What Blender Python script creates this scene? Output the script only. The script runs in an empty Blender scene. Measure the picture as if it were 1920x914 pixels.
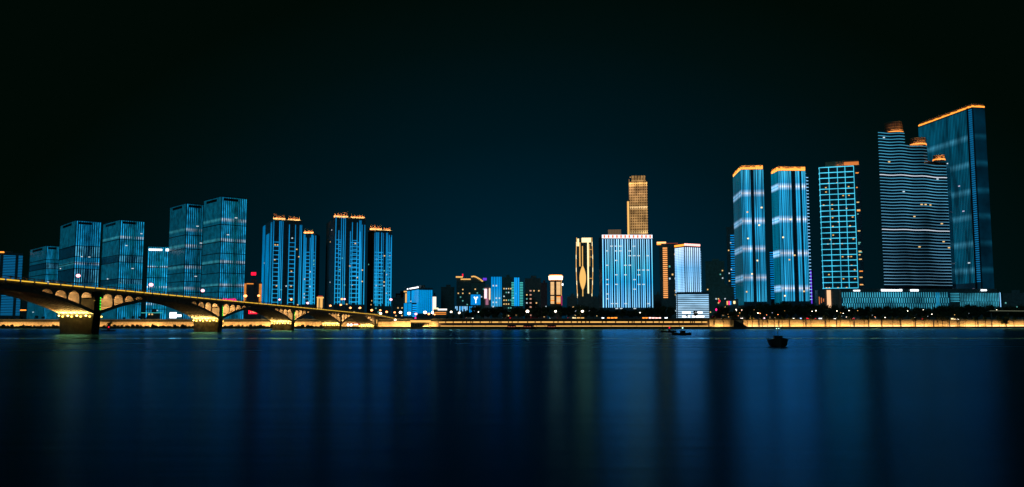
import bpy, bmesh, math, random
from mathutils import Vector, Matrix
random.seed(7)
R = math.radians
sc = bpy.context.scene
COL = sc.collection

# ------------------------------------------------------------------ camera
F = 1600.0            # focal length in pixels of the 1920 px wide photograph
PITCH = math.atan(153/F)
CAMZ = 2.2
cam_d = bpy.data.cameras.new('camera'); cam = bpy.data.objects.new('camera', cam_d); COL.objects.link(cam)
cam.location = (0, 0, CAMZ); cam.rotation_euler = (math.pi/2+PITCH, 0, 0)
cam_d.sensor_width = 36; cam_d.lens = 36*F/1920; cam_d.clip_end = 30000; cam_d.clip_start = 0.1
sc.camera = cam

# ------------------------------------------------------------------ night sky, added fill light, exposure
def lin(c):
    if c[0] < 105 and c[2] > c[0]*1.25 and c[2] > c[1]*1.04: c = (c[0]*.82, min(255, c[1]*1.07), c[2])
    return tuple(((v/255)/12.92 if v/255 <= .04045 else ((v/255+.055)/1.055)**2.4) for v in c)
w = bpy.data.worlds.new('World'); sc.world = w; w.use_nodes = True
nt = w.node_tree; nt.nodes.clear()
def N(nt, t, **k):
    n = nt.nodes.new(t)
    for a, b in k.items(): setattr(n, a, b)
    return n
def math_n(nt, op, a, b=None):
    n = N(nt, 'ShaderNodeMath', operation=op)
    for i, v in enumerate((a, b)):
        if v is None: continue
        if isinstance(v, (int, float)): n.inputs[i].default_value = v
        else: nt.links.new(v, n.inputs[i])
    return n.outputs[0]
tc = N(nt, 'ShaderNodeTexCoord'); sp = N(nt, 'ShaderNodeSeparateXYZ'); nt.links.new(tc.outputs['Generated'], sp.inputs[0])
gx = math_n(nt, 'POWER', math_n(nt, 'ABSOLUTE', math_n(nt, 'DIVIDE', math_n(nt, 'SUBTRACT', sp.outputs[0], .03), .58)), 2)
gz = math_n(nt, 'POWER', math_n(nt, 'ABSOLUTE', math_n(nt, 'DIVIDE', sp.outputs[2], .40)), 1.7)
gd = math_n(nt, 'SQRT', math_n(nt, 'ADD', gx, gz))
rp = N(nt, 'ShaderNodeValToRGB'); nt.links.new(gd, rp.inputs[0])
e = rp.color_ramp.elements
e[0].position = 0; e[0].color = (*lin((0, 38, 60)), 1)
e[1].position = 1; e[1].color = (*lin((1, 9, 5)), 1)
for p, c in ((.28, (0, 31, 49)), (.6, (0, 20, 29)), (.84, (1, 13, 14))):
    x = e.new(p); x.color = (*lin(c), 1)
bg = N(nt, 'ShaderNodeBackground'); nt.links.new(rp.outputs[0], bg.inputs[0]); bg.inputs[1].default_value = 1.0
wo = N(nt, 'ShaderNodeOutputWorld'); nt.links.new(bg.outputs[0], wo.inputs[0])
sd = bpy.data.lights.new('ambient_fill', 'SUN'); sd.energy = .16; sd.color = (.35, .85, 1); sd.angle = R(6)  # added teal fill lamp standing in for ambient city light on dim walls
so = bpy.data.objects.new('ambient_fill', sd); COL.objects.link(so); so.rotation_euler = (R(55), 0, R(-30))
sc.view_settings.view_transform = 'Standard'; sc.view_settings.look = 'None'
sc.view_settings.exposure = 0; sc.view_settings.gamma = 1

# ------------------------------------------------------------------ picture <-> place
cp, sn = math.cos(PITCH), math.sin(PITCH)
def at(px, py, Y):
    a = (px-960)/F; b = (457-py)/F
    s = Y/(cp-b*sn)
    return Vector((a*s, Y, CAMZ+s*(sn+b*cp)))
def proj(X, Y, Z):
    f = Y*cp+(Z-CAMZ)*sn; u = -Y*sn+(Z-CAMZ)*cp
    return 960+F*X/f, 457-F*u/f
GZ = 5.6            # level of the land behind the embankment

# ------------------------------------------------------------------ materials
def pmat(name, col, rough=.7, metal=0, noise=.25, scale=.6, spec=.3):
    m = bpy.data.materials.new(name); m.use_nodes = True; t = m.node_tree
    p = t.nodes['Principled BSDF']; p.inputs['Roughness'].default_value = rough
    p.inputs['Metallic'].default_value = metal; p.inputs['Specular IOR Level'].default_value = spec
    g = N(t, 'ShaderNodeNewGeometry'); n = N(t, 'ShaderNodeTexNoise'); n.inputs['Scale'].default_value = scale
    n.inputs['Detail'].default_value = 4
    t.links.new(g.outputs['Position'], n.inputs['Vector'])
    r = N(t, 'ShaderNodeValToRGB'); t.links.new(n.outputs[0], r.inputs[0])
    r.color_ramp.elements[0].position = .3; r.color_ramp.elements[1].position = .7
    r.color_ramp.elements[0].color = (*[c*(1-noise) for c in col], 1)
    r.color_ramp.elements[1].color = (*[min(1, c*(1+noise)) for c in col], 1)
    t.links.new(r.outputs[0], p.inputs['Base Color'])
    return m
def emat(name, rgb, s=1.0, base=(.05, .05, .06)):
    """a lamp or LED of one colour"""
    m = bpy.data.materials.new(name); m.use_nodes = True; t = m.node_tree
    p = t.nodes['Principled BSDF']; p.inputs['Base Color'].default_value = (*base, 1); p.inputs['Roughness'].default_value = .5
    p.inputs['Emission Color'].default_value = (*lin(rgb), 1); p.inputs['Emission Strength'].default_value = s
    return m
def ledmat(name, z0, z1, stops, s=1.0, lo=.5, hi=1.3, nscale=(.35, .35, .03), seed=0, base=(.02, .03, .04), seams=None, sharp=(.35, .65)):
    """LED facade: colour follows the programme of the display over height z0..z1 and flickers with noise"""
    m = bpy.data.materials.new(name); m.use_nodes = True; t = m.node_tree
    p = t.nodes['Principled BSDF']; p.inputs['Base Color'].default_value = (*base, 1); p.inputs['Roughness'].default_value = .35
    g = N(t, 'ShaderNodeNewGeometry'); sp = N(t, 'ShaderNodeSeparateXYZ'); t.links.new(g.outputs['Position'], sp.inputs[0])
    zz = math_n(t, 'DIVIDE', math_n(t, 'SUBTRACT', sp.outputs[2], z0), z1-z0)
    r = N(t, 'ShaderNodeValToRGB'); t.links.new(zz, r.inputs[0]); el = r.color_ramp.elements
    stops = sorted(stops)[:31]
    el[0].position = stops[0][0]; el[0].color = (*lin(stops[0][1]), 1)
    el[1].position = stops[-1][0]; el[1].color = (*lin(stops[-1][1]), 1)
    for q, c in stops[1:-1]:
        x = el.new(q); x.color = (*lin(c), 1)
    mp = N(t, 'ShaderNodeMapping'); mp.inputs['Scale'].default_value = nscale; mp.inputs['Location'].default_value = (seed*7.3, seed*3.1, seed*1.7)
    t.links.new(g.outputs['Position'], mp.inputs[0])
    n = N(t, 'ShaderNodeTexNoise'); n.inputs['Scale'].default_value = 1; n.inputs['Detail'].default_value = 3
    t.links.new(mp.outputs[0], n.inputs['Vector'])
    mr = N(t, 'ShaderNodeMapRange'); t.links.new(n.outputs[0], mr.inputs[0])
    mr.inputs[1].default_value = sharp[0]; mr.inputs[2].default_value = sharp[1]; mr.inputs[3].default_value = lo; mr.inputs[4].default_value = hi
    mul = math_n(t, 'MULTIPLY', mr.outputs[0], s)
    t.links.new(r.outputs[0], p.inputs['Emission Color']); t.links.new(mul, p.inputs['Emission Strength'])
    return m
def bands(base, peaks, wid=.018, extra=()):
    """ramp stops: base colour with bright bands at the given heights"""
    st = [(0, base), (1, base)]
    for q, c in peaks:
        st += [(max(.001, q-wid), base), (q, c), (min(.999, q+wid), base)]
    return st+list(extra)

M_dark = pmat('dark_cladding', (.10, .17, .19), .6)
M_conc = pmat('grey_concrete', (.22, .23, .22), .85)
M_warmc = pmat('bridge_concrete', (.42, .36, .28), .85, noise=.35, scale=.8)
M_pierc = pmat('shaded_pier_concrete', (.05, .05, .032), .9, noise=.5, scale=.9)  # shade on the near piers painted in as darker concrete
M_glass = pmat('dark_glass', (.04, .09, .12), .3, spec=.5)
M_tealwall = pmat('green_grey_render', (.13, .26, .25), .8)
M_wall = pmat('embankment_stone', (.46, .38, .26), .85, noise=.35, scale=1.4)
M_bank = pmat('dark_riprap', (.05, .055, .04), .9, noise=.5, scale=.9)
M_soil = pmat('soil_ground', (.06, .07, .05), .95)
M_metal = pmat('grey_painted_metal', (.12, .12, .12), .45, metal=.6)
M_trunk = pmat('bark', (.06, .045, .03), .95, scale=3)
M_leaf = [pmat('foliage_dark', (.035, .06, .03), .8, noise=.5, scale=.7), pmat('foliage_mid', (.05, .08, .035), .8, noise=.5, scale=.7)]
M_hull = pmat('dark_hull_paint', (.03, .035, .035), .5)
M_rubber = pmat('tyre_rubber', (.02, .02, .02), .9)
M_asph = pmat('asphalt', (.05, .05, .05), .9)
M_crownw = pmat('crown_panel', (.45, .33, .22), .7, noise=.15)
E_warmwin = emat('warm_window', (255, 205, 130), 1.0)
E_whitewin = emat('white_window', (215, 235, 245), .9)
E_tealwin = emat('teal_window', (110, 200, 190), .8)
E_orgwin = emat('orange_window', (255, 150, 60), 1.2)
WINM = [E_warmwin, E_warmwin, E_whitewin, E_tealwin]
E_lampw = emat('lamp_globe_white', (255, 235, 205), 6)
E_lampo = emat('lamp_globe_orange', (255, 150, 85), 4.5)
E_lampp = emat('lamp_globe_pink', (255, 165, 180), 3.5)
E_flood = emat('floodlight_lens', (255, 205, 90), 4)
E_rail = emat('rail_led_yellow', (255, 200, 60), 1.1)
E_orange = emat('led_orange', (255, 145, 50), 2.2)
E_crownled = emat('crown_led_base', (255, 175, 105), 3.0)
E_gold = emat('led_gold', (255, 193, 105), 1.05)
E_goldhi = emat('led_gold_bright', (255, 225, 165), 1.7)
E_red = emat('red_light', (255, 15, 50), 2.2)
E_pink = emat('pink_sign', (255, 40, 130), 1.8)
E_green = emat('green_led', (60, 255, 60), 1.5)
E_white = emat('white_sign', (245, 250, 255), 2.5)
E_purple = emat('purple_led', (110, 60, 230), 1.0)
E_blue = emat('led_blue', (10, 140, 230), 1.3)
E_bluesoft = emat('led_blue_soft', (20, 120, 190), .7)
E_cyan = emat('led_pale_blue', (140, 205, 255), 1.3)
E_tealled = emat('led_teal', (90, 190, 200), .9)
E_skyblue = emat('blue_screen', (0, 130, 225), .95)
E_wallgold = emat('wall_led_gold', (255, 192, 100), 1.15)

# ------------------------------------------------------------------ object helpers
def mesh_from(bm, name, mat):
    me = bpy.data.meshes.new(name); bm.normal_update(); bm.to_mesh(me); bm.free()
    if mat: me.materials.append(mat)
    return me
def link(name, me, parent=None, loc=(0, 0, 0), rz=0, scale=(1, 1, 1)):
    o = bpy.data.objects.new(name, me); COL.objects.link(o)
    o.location = loc; o.rotation_euler = (0, 0, rz); o.scale = scale
    if parent: o.parent = parent
    return o
def tag(o, label=None, cat=None, group=None, kind=None):
    if label: o['label'] = label
    if cat: o['category'] = cat
    if group: o['group'] = group
    if kind: o['kind'] = kind
    return o
def empty(name, loc, rz=0, **k):
    o = bpy.data.objects.new(name, None); COL.objects.link(o); o.location = loc; o.rotation_euler = (0, 0, rz)
    o.empty_display_size = .5
    return tag(o, **k)
_unit = {}
def unit_box(mat):
    k = ('box', mat.name)
    if k not in _unit:
        bm = bmesh.new(); bmesh.ops.create_cube(bm, size=1); _unit[k] = mesh_from(bm, 'unit_block', mat)
    return _unit[k]
def unit_cyl(mat, r2=.7):
    k = ('cyl', mat.name, r2)
    if k not in _unit:
        bm = bmesh.new(); bmesh.ops.create_cone(bm, cap_ends=True, segments=10, radius1=1, radius2=r2, depth=1)
        bmesh.ops.translate(bm, verts=bm.verts, vec=(0, 0, .5)); _unit[k] = mesh_from(bm, 'unit_pole', mat)
    return _unit[k]
def unit_ball(mat):
    k = ('ball', mat.name)
    if k not in _unit:
        bm = bmesh.new(); bmesh.ops.create_icosphere(bm, subdivisions=2, radius=1); _unit[k] = mesh_from(bm, 'unit_globe', mat)
    return _unit[k]
def bbox(bm, c, d, rz=0):
    r = bmesh.ops.create_cube(bm, size=1)
    bmesh.ops.scale(bm, verts=r['verts'], vec=d)
    if rz: bmesh.ops.rotate(bm, verts=r['verts'], cent=(0, 0, 0), matrix=Matrix.Rotation(rz, 3, 'Z'))
    bmesh.ops.translate(bm, verts=r['verts'], vec=c)
def prism(bm, pts, z0, z1):
    """pts: ccw 2d outline; z1 a number or list per point"""
    n = len(pts); z1l = z1 if isinstance(z1, (list, tuple)) else [z1]*n
    a = [bm.verts.new((p[0], p[1], z0)) for p in pts]; b = [bm.verts.new((p[0], p[1], z)) for p, z in zip(pts, z1l)]
    bm.faces.new(a[::-1]); bm.faces.new(b)
    for i in range(n): bm.faces.new((a[i], a[(i+1) % n], b[(i+1) % n], b[i]))
def area(name, loc, direction, sx, sy, power, col, parent=None):
    d = bpy.data.lights.new(name, 'AREA'); d.shape = 'RECTANGLE'; d.size = sx; d.size_y = sy; d.energy = power; d.color = col
    o = bpy.data.objects.new(name, d); COL.objects.link(o); o.location = loc
    return o
def aim(o, zdir, xdir):
    z = -Vector(zdir).normalized(); x = Vector(xdir).normalized(); x = (x-z*x.dot(z)).normalized(); y = z.cross(x)
    o.rotation_euler = Matrix((x, y, z)).transposed().to_euler()

# ------------------------------------------------------------------ building kit
class Bld:
    """rectangular block: front face from C along u, left face from C along v, right face at the far end of u"""
    def __init__(s, name, label, cat, C, t, Lu, Lv, top, wall=None, group=None, base=GZ, ledges=3.6, roof=True, proud=.12):
        s.C = Vector((C[0], C[1], 0)); s.t = t; s.u = Vector((math.cos(t), math.sin(t), 0)); s.v = Vector((-math.sin(t), math.cos(t), 0))
        s.Lu = Lu; s.Lv = Lv; s.z0 = base; s.z1 = top; s.parts = {}
        s.e = empty(name, (s.C.x, s.C.y, base), t, label=label, cat=cat, group=group)
        bm = bmesh.new()
        bbox(bm, (Lu/2, Lv/2, (top-base)/2), (Lu, Lv, top-base))
        if ledges:
            k = int((top-base)/ledges)
            for i in range(1, k):
                bbox(bm, (Lu/2, Lv/2, i*ledges), (Lu+2*proud, Lv+2*proud, .35))
        link('wall', mesh_from(bm, 'wall', wall or M_dark), s.e)
        if roof:
            bm = bmesh.new()
            bbox(bm, (Lu/2, Lv/2, top-base+.45), (Lu+.3, Lv+.3, .9))
            bbox(bm, (Lu*.55, Lv*.5, top-base+2.2), (Lu*.35, Lv*.4, 2.8))
            link('roof', mesh_from(bm, 'roof', wall or M_dark), s.e)
    def z(s, py, px=None):
        p = proj(s.C.x, s.C.y, s.z0)[0] if px is None else px
        return at(p, py, s.C.y).z
    def flen(s, f): return s.Lu if f == 'front' else s.Lv
    def add(s, pn, f, a0, a1, z0, z1, o0, o1, mat, frac=True):
        if frac: L = s.flen(f); a0 *= L; a1 *= L
        a = (a0+a1)/2; o = (o0+o1)/2; z = (z0+z1)/2-s.z0
        if f == 'front': loc = (a, -o, z); dim = (abs(a1-a0), o1-o0, abs(z1-z0))
        elif f == 'left': loc = (-o, a, z); dim = (o1-o0, abs(a1-a0), abs(z1-z0))
        else: loc = (s.Lu+o, a, z); dim = (o1-o0, abs(a1-a0), abs(z1-z0))
        s.parts.setdefault(pn, []).append((loc, dim, mat))
    def vstrips(s, f, n, wfrac, z0, z1, mat, o=.35, a0=0., a1=1., pn='light_strip', jit=0, skip=0):
        for i in range(n):
            if skip and random.random() < skip: continue
            c = a0+(a1-a0)*(i+.5)/n; h = (a1-a0)/n*wfrac/2
            s.add(pn, f, c-h, c+h, z0, z1-(random.random()*jit), .0, o, mat)
    def hstrips(s, f, n, th, z0, z1, mat, a0=0., a1=1., o=.35, pn='light_strip'):
        for i in range(n):
            z = z0+(z1-z0)*(i+.5)/n
            s.add(pn, f, a0, a1, z-th/2, z+th/2, .0, o, mat)
    def windows(s, f, n, a0=.05, a1=.95, z0=None, z1=None, w=1.3, h=1.4, mats=None, col=None, o=.2, fl=3.6):
        z0 = z0 or s.z0+6; z1 = z1 or s.z1-3; L = s.flen(f)
        done = set(); nc = max(1, int((a1-a0)*L/(w*1.7))) if col is None else col
        for _ in range(n*3):
            if len(done) >= n: break
            c = random.randrange(nc); r = random.randrange(max(1, int((z1-z0)/fl)))
            if (c, r) in done: continue
            done.add((c, r)); a = (a0+(a1-a0)*(c+.5)/nc)*L; zz = s.z0+int((z0-s.z0)/fl)*fl+r*fl+1.8
            s.add('window', f, a-w/2, a+w/2, zz-h/2, zz+h/2, 0, o, random.choice(mats or WINM), frac=False)
    def finish(s):
        for pn, L in s.parts.items():
            L.sort(key=lambda q: -(max(q[1][0], q[1][1])*q[1][2]))
            for loc, dim, mat in L[:100]:
                link(pn, unit_box(mat), s.e, loc, 0, dim)
            rest = L[100:]
            if rest:
                bm = bmesh.new()
                for loc, dim, mat in rest: bbox(bm, loc, dim)
                o = link(pn, mesh_from(bm, pn, rest[0][2]), s.e); o['kind'] = 'stuff'
        return s
def uplight(b, f, a0, a1, z, power, col, out=1.3, tilt=.55):
    L = b.flen(f); a = (a0+a1)/2*L; ln = abs(a1-a0)*L
    if f == 'front': p = b.C+b.u*a-b.v*out; n = b.v; x = b.u
    elif f == 'left': p = b.C+b.v*a-b.u*out; n = b.u; x = b.v
    else: p = b.C+b.u*(b.Lu+out)+b.v*a; n = -b.u; x = b.v
    p = Vector((p.x, p.y, z)); o = area('crown_uplight', p, None, ln, .4, power*ln, col)
    aim(o, n+Vector((0, 0, tilt)), x)
def solve_corner(pl, pc, pr, ytop, Y, t, pl_min=.5):
    """corner of a block seen at (pc, ytop) at distance Y; lengths of its two faces that reach pl and pr"""
    P = at(pc, ytop, Y); z = P.z
    u = (math.cos(t), math.sin(t)); v = (-math.sin(t), math.cos(t))
    def ln(d, target, sg):
        lo, hi = 0., 400.
        for _ in range(50):
            m = (lo+hi)/2; x = proj(P.x+d[0]*m, P.y+d[1]*m, z)[0]
            if (x-target)*sg < 0: lo = m
            else: hi = m
        return lo
    Lu = ln(u, pr, 1); Lv = ln(v, pl, -1) if pl < pc-pl_min else None
    return (P.x, P.y), Lu, Lv, z
def corner_bld(name, label, cat, pl, pc, pr, ytop, Y, t, **k):
    C, Lu, Lv, z = solve_corner(pl, pc, pr, ytop, Y, t)
    return Bld(name, label, cat, C, t, Lu, Lv, z, **k)
def front_bld(name, label, cat, pl, pr, ytop, Y, deep, t=None, **k):
    if t is None or t == 0: t = -math.atan(((pl+pr)/2-960)/F)
    C, Lu, _, z = solve_corner(pl, pl, pr, ytop, Y, t)
    return Bld(name, label, cat, C, t, Lu, deep, z, **k)

# ------------------------------------------------------------------ river, land, embankment
def water_mat():
    m = bpy.data.materials.new('river_water'); m.use_nodes = True; t = m.node_tree; t.nodes.remove(t.nodes['Principled BSDF'])
    p = N(t, 'ShaderNodeBsdfGlossy'); p.inputs['Color'].default_value = (.13, .56, .98, 1)
    df = N(t, 'ShaderNodeBsdfDiffuse'); df.inputs['Color'].default_value = (.0, .02, .05, 1)
    fr = N(t, 'ShaderNodeFresnel'); fr.inputs[0].default_value = 1.36; mx = N(t, 'ShaderNodeMixShader')
    t.links.new(fr.outputs[0], mx.inputs[0]); t.links.new(df.outputs[0], mx.inputs[1]); t.links.new(p.outputs[0], mx.inputs[2])
    t.links.new(mx.outputs[0], t.nodes['Material Output'].inputs[0])
    g = N(t, 'ShaderNodeNewGeometry'); sp = N(t, 'ShaderNodeSeparateXYZ'); t.links.new(g.outputs['Position'], sp.inputs[0])
    # calmer slick line some 140 m out, a little uneven
    mp = N(t, 'ShaderNodeMapping'); mp.inputs['Scale'].default_value = (.02, .05, 1); t.links.new(g.outputs['Position'], mp.inputs[0])
    n1 = N(t, 'ShaderNodeTexNoise'); n1.inputs['Scale'].default_value = 1; t.links.new(mp.outputs[0], n1.inputs['Vector'])
    yy = math_n(t, 'ADD', sp.outputs[1], math_n(t, 'MULTIPLY', n1.outputs[0], 6))
    d = math_n(t, 'ABSOLUTE', math_n(t, 'SUBTRACT', yy, 146))
    calm = N(t, 'ShaderNodeMapRange'); t.links.new(d, calm.inputs[0]); calm.inputs[1].default_value = 3; calm.inputs[2].default_value = 8
    calm.inputs[3].default_value = .05; calm.inputs[4].default_value = .262
    # near the far bank sheltered water is a little smoother
    far = N(t, 'ShaderNodeMapRange'); t.links.new(sp.outputs[1], far.inputs[0]); far.inputs[1].default_value = 150; far.inputs[2].default_value = 330
    far.inputs[3].default_value = 0; far.inputs[4].default_value = -.08
    mp2 = N(t, 'ShaderNodeMapping'); mp2.inputs['Scale'].default_value = (.012, .09, 1); t.links.new(g.outputs['Position'], mp2.inputs[0])
    n2 = N(t, 'ShaderNodeTexNoise'); n2.inputs['Scale'].default_value = 1; n2.inputs['Detail'].default_value = 5; t.links.new(mp2.outputs[0], n2.inputs['Vector'])
    var = math_n(t, 'MULTIPLY', math_n(t, 'SUBTRACT', n2.outputs[0], .5), .09)
    rr = math_n(t, 'ADD', math_n(t, 'ADD', calm.outputs[0], far.outputs[0]), var)
    t.links.new(math_n(t, 'MAXIMUM', rr, .05), p.inputs['Roughness'])
    mp3 = N(t, 'ShaderNodeMapping'); mp3.inputs['Scale'].default_value = (.12, .8, 1); t.links.new(g.outputs['Position'], mp3.inputs[0])
    n3 = N(t, 'ShaderNodeTexNoise'); n3.inputs['Scale'].default_value = 1; n3.inputs['Detail'].default_value = 3; t.links.new(mp3.outputs[0], n3.inputs['Vector'])
    b = N(t, 'ShaderNodeBump'); b.inputs['Strength'].default_value = .05; b.inputs['Distance'].default_value = .25
    t.links.new(n3.outputs[0], b.inputs['Height']); t.links.new(b.outputs[0], p.inputs['Normal'])
    return m
bm = bmesh.new(); bmesh.ops.create_grid(bm, x_segments=8, y_segments=8, size=1)
bmesh.ops.scale(bm, verts=bm.verts, vec=(2500, 900, 1)); bmesh.ops.translate(bm, verts=bm.verts, vec=(0, 600, 0))
tag(link('river_water', mesh_from(bm, 'river_water', water_mat())), kind='structure')
# shoreline in plan: list of (px, depth)
SH = [(-2600, 640), (-100, 560), (700, 520), (1000, 482), (1350, 482), (1920, 610), (2500, 700), (5000, 900)]
_d = []
for (a_, ya), (b_, yb) in zip(SH, SH[1:]):
    n_ = max(1, int((b_-a_)/60)); _d += [(a_+(b_-a_)*i/n_, ya+(yb-ya)*i/n_) for i in range(n_)]
SH = _d+[SH[-1]]
def shore_Y(px):
    for (a, ya), (b, yb) in zip(SH, SH[1:]):
        if a <= px <= b: return ya+(yb-ya)*(px-a)/(b-a)
    return 560
def gpt(px, back=0., z=GZ):
    """point on the land at pixel column px, back metres behind the shoreline"""
    Y = shore_Y(px)+back; f = Y*cp+(z-CAMZ)*sn
    return Vector(((px-960)/F*f, Y, z))
shore = [gpt(a, 0) for a, b in SH]
def path_sheet(name, prof, mat, kind='structure', px0=None, px1=None, **k):
    """sweep a profile [(back, z)] along the shoreline"""
    bm = bmesh.new(); rows = []
    pxs = [p for p, _ in SH] if px0 is None else [px0]+[p for p, _ in SH if px0 < p < px1]+[px1]
    for p in pxs:
        rows.append([bm.verts.new((gpt(p, b).x, gpt(p, b).y, z)) for b, z in prof])
    for a, b in zip(rows, rows[1:]):
        for i in range(len(prof)-1): bm.faces.new((a[i], b[i], b[i+1], a[i+1]))
    return link(name, mesh_from(bm, name, mat))
tag(path_sheet('embankment', [(-1, -1), (0, .0), (2.5, 1.0), (4, 1.25), (9, 1.3)], M_bank), kind='structure')
tag(path_sheet('ground', [(9, 1.3), (9.01, 1.1), (9.4, 5.45), (9.4, GZ), (60, GZ), (6000, GZ)], M_soil), kind='structure')
tag(path_sheet('riverside_road', [(14, GZ+.004), (24, GZ+.004)], M_asph), kind='structure')
bm = bmesh.new(); bbox(bm, (0, -30, 0.1), (400, 64, .8))
tag(link('near_bank', mesh_from(bm, 'near_bank', M_conc)), kind='structure')

def seg_box(name, px0, px1, back, z0, z1, th, mat, parent=None):
    """straight box between two pixel columns, at a set-back from the shore"""
    a = gpt(px0, back); b = gpt(px1, back); d = b-a; L = d.length; rz = math.atan2(d.y, d.x); c = (a+b)/2
    o = link(name, unit_box(mat), None, (c.x, c.y, (z0+z1)/2), rz, (L, th, z1-z0))
    return o
def wall_thing(px0, px1, label, zt=5.75, lit=None, wm=None):
    a = gpt(px0, 9); b = gpt(px1, 9)
    e = empty('river_wall', ((a.x+b.x)/2, (a.y+b.y)/2, 1.3), 0, label=label, cat='wall')
    inv = Matrix.Translation(-e.location)
    xs = [px0]+[p for p, _ in SH if px0 < p < px1]+[px1]
    for p, q in zip(xs, xs[1:]):
        lt = lit or zt
        o = seg_box('wall_face', p, q, 8.6, 1.25, lt, .6, wm or M_wall); o.location = o.location-e.location; o.parent = e
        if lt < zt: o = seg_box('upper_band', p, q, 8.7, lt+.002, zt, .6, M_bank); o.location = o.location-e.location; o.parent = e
        o = seg_box('coping', p, q, 8.5, zt+.002, zt+.25, .9, M_conc); o.location = o.location-e.location; o.parent = e
    return e
def wseg(e, name, px0, px1, back, z0, z1, th, mat):
    o = seg_box(name, px0, px1, back, z0, z1, th, mat); o.location = o.location-e.location; o.parent = e; return o
WARM = (1, .54, .17)
def washers(px0, px1, step, power, back=5.6, z=1.5, zup=.55, jitter=.55):
    p = px0
    while p < px1:
        q = min(px1, p+step); a = gpt(p, back, z); b = gpt(q, back, z); d = b-a
        o = area('wall_washer', (a+b)/2, None, d.length, .35, power*d.length*(1+random.uniform(-jitter, jitter)), WARM)
        nrm = Vector((-d.y, d.x, 0)).normalized()
        aim(o, nrm+Vector((0, 0, zup)), d); p = q
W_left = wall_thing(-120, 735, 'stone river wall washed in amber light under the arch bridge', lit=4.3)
washers(-120, 735, 30, 55)
W_mid = wall_thing(822, 1328, 'river wall with two parallel gold light lines in the middle of the far bank', lit=4.4, wm=pmat('dark_brown_stone', (.10, .075, .07), .85))
p = 822
while p < 1327:
    q = min(1328, p+random.choice([3.5, 7, 8, 11, 14, 18, 24]))
    wseg(W_mid, 'light_strip', p+.9, q-1.3, 8.0, 3.6, 4.25, .15, E_wallgold); p = q
p = 826
while p < 1327:
    q = min(1328, p+random.choice([16, 24, 36, 48]))
    if not (948 < (p+q)/2 < 965 or 985 < (p+q)/2 < 998): wseg(W_mid, 'light_strip', p+.3, q-.6, 7.9, 1.45, 1.85, .15, E_wallgold)
    p = q
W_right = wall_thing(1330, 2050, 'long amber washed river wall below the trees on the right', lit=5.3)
washers(1330, 2050, 30, 46)
p = 1335
while p < 1925:
    q = p+random.choice([10, 16, 22]); wseg(W_right, 'light_strip', p+.3, q-.4, 7.9, 1.45, 1.75, .12, E_goldhi if random.random() < .5 else E_gold); p = q

# landing building by the bridge end
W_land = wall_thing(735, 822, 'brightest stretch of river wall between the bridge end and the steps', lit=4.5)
washers(735, 822, 16, 80)
b = front_bld('landing_pavilion', 'long amber lit landing pavilion with an arcade on the river wall', 'pavilion', 770, 807, 601, 513, 3.4, base=1.3, ledges=0, roof=False, wall=M_wall)
b.add('eaves', 'front', -.02, 1.02, b.z1-1.2, b.z1, 0, .5, E_wallgold)
for i in range(12): b.add('column', 'front', (i+.25)/12, (i+.45)/12, 1.4, b.z1-1.3, 0, .5, M_warmc)
for i in range(11): b.add('door', 'front', (i+.55)/12, (i+1.1)/12, 1.5, 3.3, 0, .12, M_hull)
b.finish()

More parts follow.
